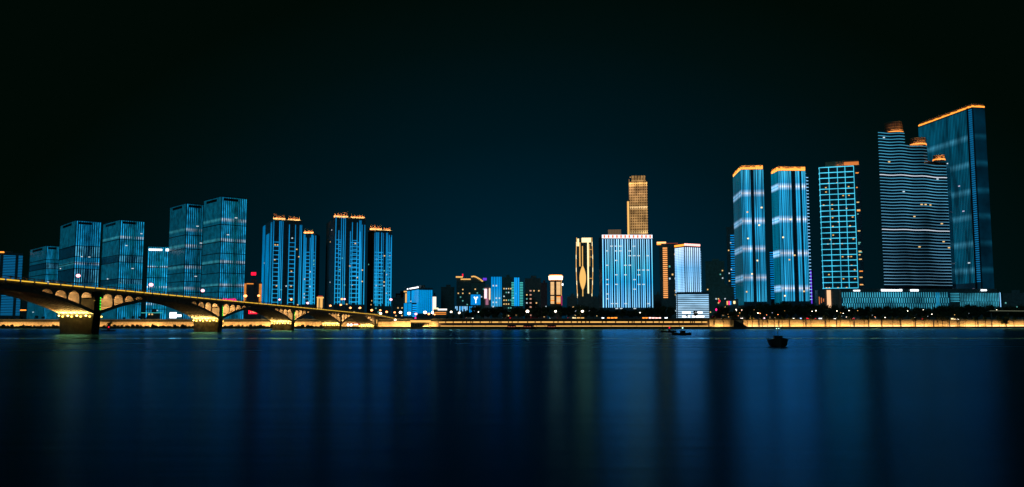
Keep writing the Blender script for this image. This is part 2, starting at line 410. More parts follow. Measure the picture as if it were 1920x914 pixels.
# ------------------------------------------------------------------ glass slab towers on the left
def slab_tower(label, pl, pc, pr, ytop, Y, t, seams, seed, gain=1., streaks=(), slot=True, sign=None, nL=9, nR=11, dim=(), tint=(0, 98, 128)):
    b = corner_bld('glass_tower', label, 'tower', pl, pc, pr, ytop, Y, t, ledges=0, roof=False, group=None)
    z0, z1 = b.z0, b.z1; H = z1-z0
    zs = [(b.z(y)-z0)/H for y in seams]
    def stops(base, dimc):
        st = [(0, base), (1, base)]
        for a_, b_ in dim:
            qa, qb = (b.z(b_)-z0)/H, (b.z(a_)-z0)/H
            st += [(qa-.004, base), (qa, dimc), (qb, dimc), (qb+.004, base)]
        return st
    base = tint; d = (0, 34, 62)
    wash = ledmat('glass_wash', z0, z1, stops(base, d), s=.85*gain, lo=.35, hi=1.15, nscale=(.13, .13, .13), seed=seed)
    wst = stops((6, 92, 126), (0, 50, 76))
    for y in streaks:
        q = (b.z(y)-z0)/H; wst += [(q-.02, (6, 92, 126)), (q, (80, 160, 190)), (q+.014, (6, 92, 126))]
    washl = ledmat('glass_wash_side', z0, z1, wst, s=.8*gain, lo=.55, hi=1.2, nscale=(.2, .2, .16), seed=seed+9)
    hi = (30, 150, 220)
    sstops = stops(hi, (95, 170, 225)) if dim else [(0, hi), (1, hi)]
    for y in streaks:
        q = (b.z(y)-z0)/H; sstops += [(q-.022, hi), (q, (215, 235, 255)), (q+.012, hi)]
    st = ledmat('fin_light', z0, z1, sstops, s=1.15*gain, lo=.3, hi=1.2, nscale=(.22, .22, .12), seed=seed+3)
    # wall skin
    for f in ('front', 'left'):
        b.add('curtain_wall', f, .004, .996, z0, z1, .05, .25, wash if f == 'front' else washl)
    b.vstrips('front', nR, .30, z0, z1-.8, st, o=.75)
    b.vstrips('left', nL*2, .10, z0, z1-.8, M_dark, o=.45, pn='fin')
    b.vstrips('front', nR, .30, z0, z1-.8, M_dark, o=1.0, a0=.5/nR, a1=1+.5/nR-1/nR, pn='fin')
    for y in seams:
        z = b.z(y)
        for f in ('front', 'left'): b.add('floor_joint', f, 0, 1, z-.35, z+.35, .1, 1.1, M_hull)
    b.add('corner_post', 'front', -.012, .012, z0, z1, 0, 1.1, M_hull)
    for f in ('front', 'left'): b.add('parapet', f, 0, 1, z1-.5, z1+.5, -.2, 1.1, M_glass)
    if slot:
        b.add('roof_slot', 'left', .25, .8, z1-4.2, z1-1.6, .2, .95, M_hull); b.add('roof_slot', 'front', .06, .62, z1-4.2, z1-1.6, .2, 1.3, M_hull)
    b.windows('front', 4, w=2.2, h=.8, mats=[E_whitewin], o=1.2); b.windows('left', 1, w=2, h=1.0, mats=[E_whitewin], o=1.1)
    return b
slab_tower('lowest squat blue glass tower, left of the two mid-height ones', 57, 88, 116, 461, 1030, R(42), [487, 493.5, 504, 515, 530, 562], 1, .72, dim=[(493.5, 504), (525, 535)]).finish()
slab_tower('blue glass tower behind the bridge pier with a pink lamp before it', 114, 143, 190, 413.5, 960, R(40), [461, 481.5, 493, 504, 530, 562], 2, .85, dim=[(461.5, 481), (504, 530)], streaks=[493], tint=(0, 88, 135)).finish()
slab_tower('blue glass tower with white streaks near its top, right neighbour of an equal one', 194, 226, 271, 412.5, 940, R(42), [449, 478.5, 491.5, 523, 545, 570], 3, .9, dim=[(480, 491), (523, 532)], streaks=[444]).finish()
b = slab_tower('pale blue glass block with a white sign line, half hidden by a taller tower', 276, 277.5, 321, 462.5, 935, R(14), [502, 521, 557, 580], 4, 1.35, streaks=[500, 538, 570], slot=False, nR=10, nL=2)
b.add('sign', 'front', .05, .62, b.z1-4.5, b.z1-2.6, .3, 1.4, E_white); b.add('sign', 'front', .78, .92, b.z1-4.8, b.z1-2.2, .3, 1.4, E_white); b.finish()
slab_tower('tall blue glass tower standing left of and behind the tallest of its row', 319.5, 350, 392, 381.5, 905, R(42), [441, 467, 496, 512, 528, 548, 570], 5, .78, streaks=[430, 460, 500, 540], tint=(0, 82, 108)).finish()
slab_tower('tallest blue glass slab tower of the left row with bright white bands', 383, 416, 463, 368.5, 860, R(42), [421, 453.5, 475, 494, 512, 537, 548], 6, .95, streaks=[411, 449, 490, 534], nL=11, nR=13, tint=(0, 92, 112)).finish()
# far left tower of horizontal lines
b = front_bld('residential_tower', 'dark tower of thin horizontal blue lines at the far left edge', 'tower', -28, 43, 474, 1120, 25, 0)
for a0, a1 in ((-.0, .40), (.49, .81), (.89, 1.0)):
    b.hstrips('front', 38, .9, b.z(592), b.z(477), E_bluesoft, a0=a0, a1=a1)
b.add('roof_light', 'front', .30, .50, b.z1+.5, b.z1+2.2, 0, .5, E_orange); b.finish()

# ------------------------------------------------------------------ residential towers with ladder lights and fiery crowns
OR = (1, .36, .10)
def crown(b, f, a0, a1, z, h, nf=9, power=75, col=OR, top_mat=M_crownw):
    h *= 1.25
    L = b.flen(f)
    b.add('crown', f, a0, a1, z, z+h*.4, -6, -1.2, top_mat)
    for i in range(nf):
        c = a0+(a1-a0)*(i+.5)/nf; w_ = (a1-a0)/nf*.28
        b.add('crown_fin', f, c-w_/2, c+w_/2, z, z+h*(.85+.3*random.random()), -1.1, -.3, top_mat)
        b.add('crown_light', f, c-w_*.8, c+w_*.8, z, z+h*.3, -.28, -.05, E_crownled)
    uplight(b, f, a0, a1, z+.4, power, col, out=.9, tilt=1.0)
def resid(label, pl, pc, pr, ytop, Y, t, seed, cr, cols, broad, ztopladder, zbot=570):
    b = corner_bld('residential_tower', label, 'tower', pl, pc, pr, ytop, Y, t, roof=False)
    z0, z1 = b.z0, b.z1; zb = b.z(zbot)
    mb = ledmat('broad_blue', z0, z1, [(0, (0, 120, 195)), (.5, (0, 130, 205)), (1, (0, 105, 170))], s=.8, lo=.7, hi=1.15, seed=seed, nscale=(.1, .1, .05))
    mt = ledmat('thin_blue', z0, z1, [(0, (40, 160, 225)), (.55, (30, 140, 215)), (1, (20, 115, 190))], s=1.1, lo=.75, hi=1.2, seed=seed)
    for a0, a1, zt in broad: b.add('light_strip', 'left', a0, a1, zb, b.z(zt), 0, .5, mb)
    for a0, a1, zt in cols:          # ladders on the front
        wd = .016
        zt_ = b.z(zt)
        b.add('light_strip', 'front', a0-wd/2, a0+wd/2, zb, zt_, 0, .5, mt)
        b.add('light_strip', 'front', a1-wd/2, a1+wd/2, zb, zt_, 0, .5, mt)
        if zt < ztopladder:
            zl = b.z(ztopladder); n = 15
            for i in range(n):
                z = zb+(zl-zb)*(i+.5)/n
                b.add('rung_light', 'front', a0+wd/2, a1-wd/2, z-.35, z+.35, 0, .4, mt)
    b.windows('front', 13, w=1.3, h=1.0, o=.3); b.windows('left', 3, w=1.3, h=1.0, o=.3)
    b.add('parapet', 'front', 0, 1, z1, z1+.8, -.4, .1, M_dark); b.add('parapet', 'left', 0, 1, z1, z1+.8, -.4, .1, M_dark)
    for (a0, a1, dh, h, n) in cr: 
        if dh < 0: b.add('recess', 'front', a0-.03, a1+.03, z1+dh*.0, z1+.01, -5, -.5, M_dark)
        crown(b, 'front', a0, a1, z1+.1+max(0, dh), h, n)
    return b
b = resid('twin-crowned blue tower left of the narrow lower one, nearest the glass slabs', 493, 512, 567, 412, 820, R(24), 1,
      [(.0, .42, 0, 4.6, 9), (.50, .92, 0, 3.2, 8)], [(.05, .10, 421), (.17, .42, 422), (.62, .92, 411), (.97, 1, 415)],
      [(.06, .16, 416), (.30, .60, 434), (.74, .95, 412)][::1], 450)
cols_extra = [(.03, .23, 414), (.28, .34, 414), (.56, .77, 420), (.93, .98, 420)]
def add_cols(b, L, zbot, zlad, seed, nr=15):
    mt = ledmat('thin_blue', b.z0, b.z1, [(0, (40, 165, 230)), (.55, (30, 145, 220)), (1, (10, 115, 185))], s=1.12, lo=.75, hi=1.2, seed=seed)
    zb = b.z(zbot); wd = 1.0/(b.Lu*F/b.C.y)
    for a0, a1, zt in L:
        b.add('light_strip', 'front', a0-wd/2, a0+wd/2, zb, b.z(zt), 0, .5, mt); b.add('light_strip', 'front', a1-wd/2, a1+wd/2, zb, b.z(zt), 0, .5, mt)
        if a1-a0 > .12:
            zl = b.z(zlad)
            for i in range(nr):
                z = zb+(zl-zb)*(i+.5)/nr; b.add('rung_light', 'front', a0+wd/2, a1-wd/2, z-.24, z+.24, 0, .4, mt)
b.parts['light_strip'] = [q for q in b.parts['light_strip'] if q[0][0] < 0]; b.parts['rung_light'] = []
add_cols(b, cols_extra, 571, 450, 11); b.finish()
b = front_bld('residential_tower', 'narrow lower blue ladder-lit tower at the right of the twin-crowned one', 'tower', 569, 593, 438, 835, 24, R(4), roof=False)
crown(b, 'front', .0, .78, b.z1+.1, 3.8, 7)
add_cols(b, [(.05, .13, 440), (.22, .55, 446), (.66, .72, 440), (.80, .97, 442)], 571, 470, 12); b.windows('front', 9, w=1.5, h=1.3); b.finish()
b = resid('blue ladder-lit tower with two orange crowns right of the bridgehead column', 612, 629, 686, 408, 800, R(20), 2,
      [(-.06, .42, 0, 4.4, 10), (.5, .96, -1, 3.0, 9)], [(.12, .2, 432), (.5, .82, 433)], [], 450)
add_cols(b, [(.02, .20, 406), (.27, .33, 408), (.56, .72, 416), (.80, .84, 412), (.88, .97, 420)], 571, 446, 13); b.finish()
b = resid('shorter two-crowned blue tower, rightmost of the ladder-lit group', 690, 703, 735, 432, 815, R(24), 3,
      [(-.3, .42, 0, 4.2, 9), (.5, .92, 0, 2.6, 7)], [(.0, .5, 437), (.75, .95, 444)], [], 470)
add_cols(b, [(.08, .14, 436), (.22, .40, 436), (.68, .74, 436), (.84, .98, 440)], 574, 470, 14, 12); b.finish()

# ------------------------------------------------------------------ building with orange stepped edges, near the bridge
b = front_bld('office_block', 'dark block edged by stacked orange light bars behind the bridge', 'building', 458, 491, 531, 760, 20, 0)
b.hstrips('front', 17, .55, b.z(570), b.z(532), E_orgwin, a0=0, a1=.12); b.hstrips('front', 17, .55, b.z(570), b.z(532), E_orgwin, a0=.85, a1=1.)
b.add('light_strip', 'front', .14, .52, b.z1-1, b.z1-.3, 0, .5, E_orgwin)
b.finish()

def sign(label, px0, px1, py0, py1, Y, mat, th=.5, name='lit_sign', cat='sign', glyph=None, gmat=None, base=GZ):
    a = at(px0, py1, Y); c = at(px1, py0, Y)
    e = empty(name, ((a.x+c.x)/2, Y, base), 0, label=label, cat=cat)
    zc = (a.z+c.z)/2-base; Wd = c.x-a.x; Ht = c.z-a.z
    link('panel', unit_box(mat), e, (0, 0, zc), 0, (Wd, th, Ht))
    for s in (-.3, .3): link('post', unit_cyl(M_metal, 1), e, (Wd*s, th/2+.2, 0), 0, (.15, .15, max(.5, zc)))
    if glyph:
        for gx_, gz_, gw, gh in glyph: link('letter', unit_box(gmat), e, (Wd*gx_, -th/2-.08, zc+Ht*gz_), 0, (Wd*gw, .1, Ht*gh))
    return e
sign('small red sign high above the orange-edged block', 471, 480, 511, 516.5, 762, E_red)
sign('pink sign standing along the bridge deck behind its railing', 417, 443, 561, 565, 720, E_pink, glyph=[(-.4+.1*i, .55, .05, .5) for i in range(9)], gmat=E_pink)
sign('red lit sign with pale characters seen through the third arch', 466, 482, 582, 589, 700, E_red, glyph=[(-.25, -.05, .08, .35), (-.05, .05, .03, .5), (.08, .02, .07, .4), (.2, .02, .07, .4), (.32, .02, .07, .4)], gmat=emat('pale_red', (255, 150, 110), 2))
e = sign('overexposed white sign seen through the second arch', 318, 331, 586, 597, 640, E_white)
sign('low white panel at the right end of the overexposed sign', 332, 340, 590, 594.5, 641, E_white)
sign('long thin teal light line on a low roof seen under the first arch', 265, 304, 586.5, 587.5, 660, E_tealled, name='light_line', cat='light')
sign('short orange sign at the dark tower foot on the far left', 38, 49, 581, 583, 900, E_orange)
sign('red banner sign with white rings under the last bridge arch', 650, 675, 605.5, 609.5, 512, emat('red_panel', (190, 25, 30), .8), base=1.3, glyph=[(-.38, -.5, .14, .9), (-.15, -.5, .14, .9), (.2, -.3, .3, .3)], gmat=E_lampw)

# ------------------------------------------------------------------ blue hotel group in the middle left
b = corner_bld('hotel_building', 'bright blue washed hotel block with white roof lights in the middle left', 'building', 764, 786, 811, 542, 680, R(20), roof=True)
mb = ledmat('hotel_wash', b.z0, b.z1, [(0, (0, 125, 205)), (1, (0, 140, 225))], s=1.0, lo=.85, hi=1.1, nscale=(.08, .08, .05), seed=5)
b.vstrips('left', 2, .94, b.z(588), b.z1-.5, mb, a0=.0, a1=.62, pn='wash_panel'); b.add('wash_panel', 'left', .74, 1, b.z(588), b.z1-.5, 0, .3, mb)
b.vstrips('front', 7, .72, b.z(588), b.z1-.9, mb, pn='wash_panel')
b.windows('left', 9, a0=.62, a1=.74, w=.9, h=.8, col=2)
for i in range(7): b.add('roof_light', 'left', .05+.11*i, .11+.11*i, b.z1+.9, b.z1+1.9, 0, .4, E_white)
b.add('roof_light', 'left', .93, 1, b.z1+.9, b.z1+1.9, 0, .4, E_white); b.finish()
b = front_bld('annex_building', 'low blue annex with slatted right bay in front of the blue hotel', 'building', 757, 781, 568, 650, 12, 0, roof=False)
b.add('wash_panel', 'front', .02, .30, b.z(593), b.z1-.4, 0, .3, mb); b.add('wash_panel', 'front', .34, .62, b.z(593), b.z1-.4, 0, .3, mb)
b.hstrips('front', 6, 1.0, b.z(595), b.z1-1, E_blue, a0=.68, a1=1); b.finish()
b = front_bld('stair_tower', 'thin pale orange striped stair tower left of the blue hotel', 'tower', 757, 763, 546, 700, 6, 0)
b.hstrips('front', 12, .8, b.z(568), b.z1-2, E_gold, a0=.5, a1=.95); b.add('light_strip', 'front', 0, 1, b.z1-1, b.z1, 0, .3, E_gold)
b.finish()
b = front_bld('slatted_building', 'narrow block of stacked white light bars right of the blue hotel', 'building', 811, 818, 557, 690, 8, 0)
b.hstrips('front', 8, 2.0, b.z(590), b.z1, emat('white_bar', (255, 235, 220), 1.2)); b.finish()
b = front_bld('low_hall', 'low hall with a bright curved roof edge right of the white bars', 'building', 813, 839, 579, 640, 14, 0, roof=False)
b.add('light_strip', 'front', 0, .35, b.z1-.5, b.z1+.6, 0, .5, E_goldhi); b.add('light_strip', 'front', .3, .96, b.z1-1.3, b.z1-.1, 0, .7, emat('white_eave', (255, 240, 230), 1.4))
b.hstrips('front', 2, .5, b.z(591), b.z(585), E_orgwin, a0=.1, a1=.9); b.finish()

# dim blocks
def dim(label, pl, pr, yt, Y, n=14, wall=None, deep=20, t=0, mats=None, name='apartment_block', cat='building', wins=True, **k):
    b = front_bld(name, label, cat, pl, pr, yt, Y, deep, t, wall=wall or M_dark, **k)
    if n: b.windows('front', max(2, int(n*.8)), w=1.1, h=1.1, mats=mats)
    return b
dim('very dim wide block behind the blue hotel roof', 742, 764, 552, 900, 5, M_dark).finish()
dim('unlit block in the gap right of the blue hotel', 827, 852, 540, 900, 2, M_dark).finish()
b = dim('dark stepped tower with cream roof outlines and a purple corner', 856, 884, 524, 820, 12, M_dark, roof=False)
b.add('light_strip', 'front', -.05, .42, b.z(521), b.z(518.5), 0, .6, E_gold); b.add('light_strip', 'front', .28, .95, b.z1-.5, b.z1+.6, 0, .6, E_gold)
b.add('roof_block', 'front', 0, .4, b.z1, b.z(520), -10, -.1, M_dark); b.add('beacon', 'front', .38, .44, b.z(519), b.z(514), -.3, .3, E_red); b.finish()
b = dim('dark tower whose cream curved roof line ends in a purple corner', 884, 910, 528, 812, 12, M_tealwall, roof=False)
cz = [519, 518.5, 519, 520, 521.5, 523, 525, 527]
for i in range(8): b.add('light_strip', 'front', i*.105-.02, i*.105+.10, b.z(cz[i]+1.3), b.z(cz[i]-1), 0, .6, E_gold)
b.add('roof_block', 'front', 0, .8, b.z1, b.z(521), -10, -.1, M_dark)
b.add('corner_light', 'front', .82, 1.1, b.z(526), b.z(521.5), 0, .8, E_purple)
b.hstrips('front', 1, .5, b.z(530), b.z(529), M_metal); b.finish()
e = sign('square bright blue rooftop cube screen with a white forked mark', 883, 900.5, 553, 572, 640, E_skyblue, th=6, name='screen_cube', cat='screen')
a = at(883, 572, 640); c = at(900.5, 553, 640); hz = (a.z+c.z)/2-GZ
bm = bmesh.new()
bbox(bm, (.3, -3.1, hz-1.2), (.45, .1, 3.0))
r = bmesh.ops.create_cone(bm, cap_ends=True, segments=3, radius1=.9, radius2=.3, depth=.1); bmesh.ops.rotate(bm, verts=r['verts'], cent=(0, 0, 0), matrix=Matrix.Rotation(R(90), 3, 'X')); bmesh.ops.translate(bm, verts=r['verts'], vec=(.3, -3.1, hz+.4))
bbox(bm, (-.7, -3.1, hz+1.7), (.9, .1, .8)); bbox(bm, (1.3, -3.1, hz+1.7), (.9, .1, .8)); bbox(bm, (-.3, -3.1, hz+1.0), (.6, .1, .6)); bbox(bm, (.9, -3.1, hz+1.0), (.6, .1, .6))
link('emblem', mesh_from(bm, 'emblem', E_white), e)
b = dim('low building under the blue cube with glowing blue windows', 853, 893, 573.5, 636, 0, M_dark, roof=False)
for i in range(15):
    if i in (2, 9): continue
    b.add('window', 'front', (i+.2)/15, (i+.75)/15, b.z(580+random.uniform(-1, 10)), b.z1-.5, 0, .25, random.choice([E_cyan, E_blue, E_cyan]))
b.finish()
b = dim('slim pink-white lit tower with a hanging lantern-like sign', 908, 919, 541, 760, 0, pmat('pink_render', (.5, .4, .42), .8), deep=8)
b.add('sign', 'front', .0, .45, b.z(560), b.z(542), 0, .6, emat('pink_white', (255, 205, 215), 1.6)); b.add('light_strip', 'front', .25, .7, b.z(572), b.z(560), 0, .4, emat('dusty_pink', (170, 110, 135), .9))
b.add('sign', 'front', .82, 1.05, b.z(562), b.z(541), 0, .8, emat('peach', (255, 215, 185), 1.3)); b.finish()
b = dim('solid bright blue striped tower in the centre left, taller of two', 921, 940.5, 519.5, 740, 0, M_dark, roof=False)
mb2 = ledmat('blue_tower', b.z0, b.z1, [(0, (85, 160, 220)), (.45, (60, 150, 220)), (.75, (0, 130, 215)), (1, (0, 125, 210))], s=1.1, lo=.8, hi=1.1, nscale=(.5, .5, .03), seed=3)
for a0, a1 in ((.0, .16), (.22, .42), (.48, .66), (.70, .88), (.92, 1)): b.add('light_strip', 'front', a0, a1, b.z(575), b.z1, 0, .4, mb2)
b.windows('front', 8, w=1.2, h=1.2, mats=[E_whitewin], o=.6); b.finish()
dim('dim teal block with scattered lights between the two bright blue towers', 942, 961, 522, 800, 30, M_tealwall).finish()
b = dim('blue tower with short balcony ticks on both sides, shorter of two', 959, 981, 529, 730, 5, M_dark, roof=False)
b.add('core', 'front', .2, .76, b.z1, b.z(521), -8, -.1, M_dark)
for a0, a1 in ((.24, .36), (.40, .50), (.55, .66)): b.add('light_strip', 'front', a0, a1, b.z(574), b.z(521), 0, .5, E_blue)
b.hstrips('front', 15, .7, b.z(574), b.z1, E_tealled, a0=0, a1=.22); b.hstrips('front', 15, .7, b.z(574), b.z1, E_tealled, a0=.7, a1=.98); b.finish()
b = dim('dark block left of the orange-crowned tower with one column of lit windows', 984, 1014, 524, 760, 12, M_dark)
b.windows('front', 14, a0=.3, a1=.42, w=1.6, h=1.2, col=1, mats=[emat('peach_win', (225, 165, 140), .8)]); b.finish()
dim('dim reddish slim block just left of the orange-crowned tower', 1014, 1026, 532, 900, 3, pmat('red_render', (.3, .14, .16), .8)).finish()
# crowned tower
b = front_bld('crowned_tower', 'tower with glowing white-orange crown ring and cream window bays', 'tower', 1031, 1053, 527, 700, 14, 0, wall=pmat('brown_stone', (.3, .17, .12), .8), roof=False)
def ring(b, zc0, zc1, r, mat, name):
    bm = bmesh.new(); bmesh.ops.create_cone(bm, cap_ends=True, segments=20, radius1=r*.94, radius2=r, depth=zc1-zc0)
    bmesh.ops.translate(bm, verts=bm.verts, vec=(b.Lu/2, b.Lv/2, (zc0+zc1)/2-b.z0)); return link(name, mesh_from(bm, name, mat), b.e)
rr = b.Lu*.62
ring(b, b.z1, b.z(522.5), b.Lu*.5, M_crownw, 'crown'); ring(b, b.z(524.5), b.z(517.2), rr, emat('crown_ring_led', (255, 205, 165), 3.6), 'crown_ring')
ring(b, b.z(516.6), b.z(515.2), rr*.9, E_orange, 'crown_ring')
E_cream = emat('cream_window', (255, 205, 140), 1.05)
for c0, c1 in ((.06, .36), (.56, .90)):
    n = 17
    for i in range(n):
        z = b.z(570)+(b.z(529)-b.z(570))*(i+.5)/n
        if i in (6,): continue
        b.add('window', 'front', c0, c1, z-.42, z+.42, 0, .25, E_cream if random.random() < .9 else E_orgwin)
b.add('light_strip', 'front', .96, 1.0, b.z(555), b.z(527), 0, .4, E_gold); b.add('light_strip', 'front', .97, 1.04, b.z(573), b.z(555), 0, .4, emat('magenta_led', (190, 40, 110), .9))
b.add('beacon', 'front', 1.02, 1.14, b.z(536), b.z(532), 0, .6, E_white); b.finish()

# golden vase-outlined tower
b = front_bld('golden_tower', 'slim dark tower outlined in gold with a spindle-shaped gold pattern', 'tower', 1083, 1108, 447.5, 900, 16, 0, roof=False)
z0g, z1g = b.z(555), b.z(450)
for sgn in (0, 1):
    for i in range(14):
        q = i/13; bow = math.sin(q*math.pi*.8)*.10; a = (-.04-bow+q*.03) if sgn == 0 else (1.04+bow-q*.03)
        z = z0g+(z1g-z0g)*q; b.add('edge_light', 'front', a-.022, a+.022, z-(z1g-z0g)/26, z+(z1g-z0g)/26, -.5, .4, E_gold if i % 3 else E_goldhi)
for i in range(24):
    q = (i+.5)/24; wv = math.sin(q*math.pi)**.8*.24; zz = b.z(545)+(b.z(498)-b.z(545))*q
    b.add('spindle_light', 'front', .36-wv, .36+wv, zz-.62, zz+.62, 0, .3, E_gold)
b.add('light_strip', 'front', .72, .82, b.z(556), b.z(455), 0, .5, E_goldhi); b.add('light_strip', 'front', .33, .39, b.z(560), b.z(462), 0, .5, E_gold)
b.add('light_strip', 'front', .88, .91, b.z(500), b.z(458), 0, .4, E_gold); b.add('light_strip', 'front', .12, .20, b.z(500), b.z(455), 0, .4, E_gold)
b.add('crown', 'front', .3, 1.0, b.z(455), b.z(446.5), -3, .5, E_goldhi); b.add('crown', 'front', -.02, .1, b.z(462), b.z(448), -3, .5, E_goldhi)
for zz in (468, 482, 522): b.add('light_strip', 'front', .84, 1.05, b.z(zz+.8), b.z(zz), 0, .3, E_gold)
b.finish()
dim('low dim block at the foot of the gold-outlined tower', 1063, 1082, 558, 760, 5, M_dark).finish()
dim('small lit building with an orange striped window at the gold tower foot', 1083, 1118, 558, 740, 4, M_dark, mats=[E_orgwin, E_whitewin]).finish()

# tall gold supertall
b = front_bld('skyscraper', 'tallest central skyscraper with floodlit gold stone painted as a fine glowing grid', 'skyscraper', 1180, 1213.5, 341, 1150, 30, 0, wall=pmat('bronze_cladding', (.16, .11, .07), .5), ledges=0, roof=False)
gm = ledmat('floodlit_grid', b.z0, b.z1, bands((130, 98, 58), [((b.z(390)-b.z0)/(b.z1-b.z0), (230, 190, 130)), ((b.z(436)-b.z0)/(b.z1-b.z0), (215, 180, 120))], .012, [((b.z(352)-b.z0)/(b.z1-b.z0), (150, 110, 68)), ((b.z(345)-b.z0)/(b.z1-b.z0), (225, 170, 95))]), s=1.75, lo=.6, hi=1.6, nscale=(.12, .12, .1), seed=4)  # floodlight on the stone grid painted in as gold emission
b.vstrips('front', 10, .45, b.z(560), b.z(342), gm, o=1.05); b.hstrips('front', 44, 1.2, b.z(560), b.z(342), gm, o=1.0)
b.vstrips('left', 6, .4, b.z(560), b.z(336), gm, o=.6)
b.vstrips('front', 9, .45, b.z(341), b.z(330), gm, o=.3, a0=.12, a1=.9); b.add('roof_block', 'front', .1, .92, b.z1, b.z(330), -20, .0, pmat('bronze_roof', (.16, .11, .07), .5))
b.add('crown', 'front', .12, .92, b.z(341), b.z(339), 0, 1.2, gm)
b.add('wing', 'front', -.14, 0, b.z0, b.z(375), -25, -.8, M_dark); b.add('wing_light', 'front', -.14, -.03, b.z(560), b.z(378), -.7, .3, E_gold)
for i in range(6): b.add('parapet_light', 'front', .02+.16*i, .10+.16*i, b.z(333.5), b.z(332), 0, .5, gm)
b.finish()
b = front_bld('office_tower', 'dim gold lattice block peeking over the wide white-blue tower', 'tower', 1140, 1164.5, 431, 980, 18, 0, wall=M_glass, ledges=0, roof=False)
dg = emat('dim_gold', (120, 95, 70), .9)
b.vstrips('front', 8, .22, b.z(470), b.z1, dg, o=.5); b.hstrips('front', 7, .7, b.z(445), b.z1, dg, o=.5); b.finish()
# wide white-blue striped tower
b = front_bld('striped_tower', 'wide slab tower with dense white-blue vertical lights and an orange-dotted top rail', 'tower', 1129, 1222.5, 441.5, 640, 22, R(1), roof=False, wall=M_glass)
z0, z1 = b.z0, b.z1
ws = ledmat('white_blue', z0, z1, [(0, (150, 215, 250)), (.25, (120, 200, 245)), (.45, (60, 165, 232)), (.62, (100, 190, 242)), (.95, (150, 212, 248)), (1, (200, 230, 250))], s=1.7, lo=.6, hi=1.2, nscale=(.6, .6, .02), seed=8)
bs = ledmat('deep_blue', z0, z1, [(0, (10, 110, 200)), (.4, (10, 100, 190)), (.6, (0, 80, 160)), (1, (5, 75, 150))], s=.9, lo=.3, hi=1.2, nscale=(.3, .3, .02), seed=9)
random.seed(21); n = 23
for k in range(n):
    c = (k+.5+random.uniform(-.16, .16))/n
    if k in (0, n-1): c = (k+.5)/n+(-.012 if k == 0 else .012)
    wd = random.choice([.010, .013, .016]); b.add('light_strip', 'front', c-wd/2, c+wd/2, b.z(577), z1-3, 0, .5, ws)
    if k % 3 != 1: b.add('light_strip', 'front', c+wd/2+.003, c+wd/2+random.choice([.011, .016]), b.z(577), z1-3, 0, .4, bs)
b.windows('front', 40, w=1.9, h=.7, mats=[E_whitewin], o=.6)
b.add('top_rail', 'front', -.005, 1.005, z1-2.3, z1+.3, 0, .7, emat('rail_white', (235, 235, 245), 1.5))
for i in range(12): b.add('beacon', 'front', (i+.3)/12, (i+.3)/12+.035, z1-2, z1, .7, .95, emat('rail_orange', (255, 110, 70), 1.6) if i == 0 else bpy.data.materials['rail_orange'])
b.finish()

# dark tower with orange strip
b = front_bld('office_tower', 'dark tower with an orange cap and a column of orange bars', 'tower', 1236, 1268, 457, 760, 22, 0, roof=False)
b.hstrips('front', 25, 1.0, b.z(560), b.z(464), emat('orange_bar', (255, 165, 90), 1.25), a0=.2, a1=.46)
b.add('light_strip', 'front', -.14, .4, b.z(457), b.z(454), -1, .6, emat('orange_white', (255, 175, 110), 2.2)); b.add('light_strip', 'front', -.14, .1, b.z(459.5), b.z(457), -1, .4, E_orange)
b.add('roof_edge', 'front', .4, 1.1, b.z(457.6), b.z(456.6), -1, .3, emat('dull_red', (150, 60, 40), .8)); b.windows('front', 9, a0=.5, a1=1); b.finish()
dim('dim low block below the dark orange-striped tower', 1226, 1240, 555, 720, 3, M_dark, mats=[E_warmwin]).finish()
# dark tall blocks behind
dim('dark green-grey block with sparse lights right of the white podium tower', 1322, 1358, 492, 820, 22, M_tealwall).finish()
dim('low dark green-grey block by the pink advertising lights', 1334, 1376, 540, 760, 10, M_tealwall).finish()
b = dim('dark tower with short blue balcony ticks left of the first orange-crowned tower', 1362, 1385, 428, 800, 14, M_dark); b.hstrips('front', 28, .5, b.z(562), b.z1-6, E_blue, a0=.3, a1=.75); b.finish()
b = dim('dark tower with blue balcony ticks between the two orange-crowned towers', 1443, 1475, 470, 800, 8, M_dark); b.hstrips('front', 22, .5, b.z(562), b.z1-1, E_blue, a0=0, a1=.24); b.finish()

# white striped tower with podium
b = front_bld('striped_podium', 'lower block of stacked white light lines at the foot of a striped tower', 'building', 1268.5, 1330, 548, 560, 18, 0, roof=False, wall=M_glass)
hl = ledmat('podium_line', b.z0, b.z1, [(0, (190, 225, 250)), (1, (140, 200, 240))], s=1.2, lo=.7, hi=1.2, nscale=(.08, .1, .3), seed=2)
n = 13
for i in range(n):
    z = b.z(597)+(b.z(552)-b.z(597))*(i+.5)/n; b.add('light_line', 'front', .03, .975, z-.32, z+.32, 0, .4, hl); b.add('light_line', 'left', 0, .6, z-.3, z+.3, 0, .3, hl)
for a0, a1, y in ((.16, .42, 586.5), (.5, .78, 586.5), (.16, .40, 594), (.46, .83, 594)): b.add('window', 'front', a0, a1, b.z(y+1.6), b.z(y-1.6), .1, .55, E_white)
b.finish()
POD = b
b = corner_bld('striped_tower', 'white-blue striped tower with pink-orange rooftop lights above a lined block', 'tower', 1265, 1283, 1313, 461, 582, R(26), roof=False, wall=M_glass)
ws2 = ledmat('white_fin', b.z0, b.z1, [(0, (190, 225, 250)), (.5, (140, 200, 245)), (.7, (110, 185, 240)), (1, (200, 225, 250))], s=1.5, lo=.65, hi=1.15, nscale=(.7, .7, .03), seed=12)
b.vstrips('front', 8, .42, b.z(549), b.z1-1, ws2); b.hstrips('left', 27, .95, b.z(549), b.z1-1, ws2, a0=.04, a1=.96)
b.hstrips('right', 24, .6, b.z(549), b.z1-3, E_cyan, a0=.0, a1=.7)
pk = emat('roof_pink', (255, 170, 160), 2.4)
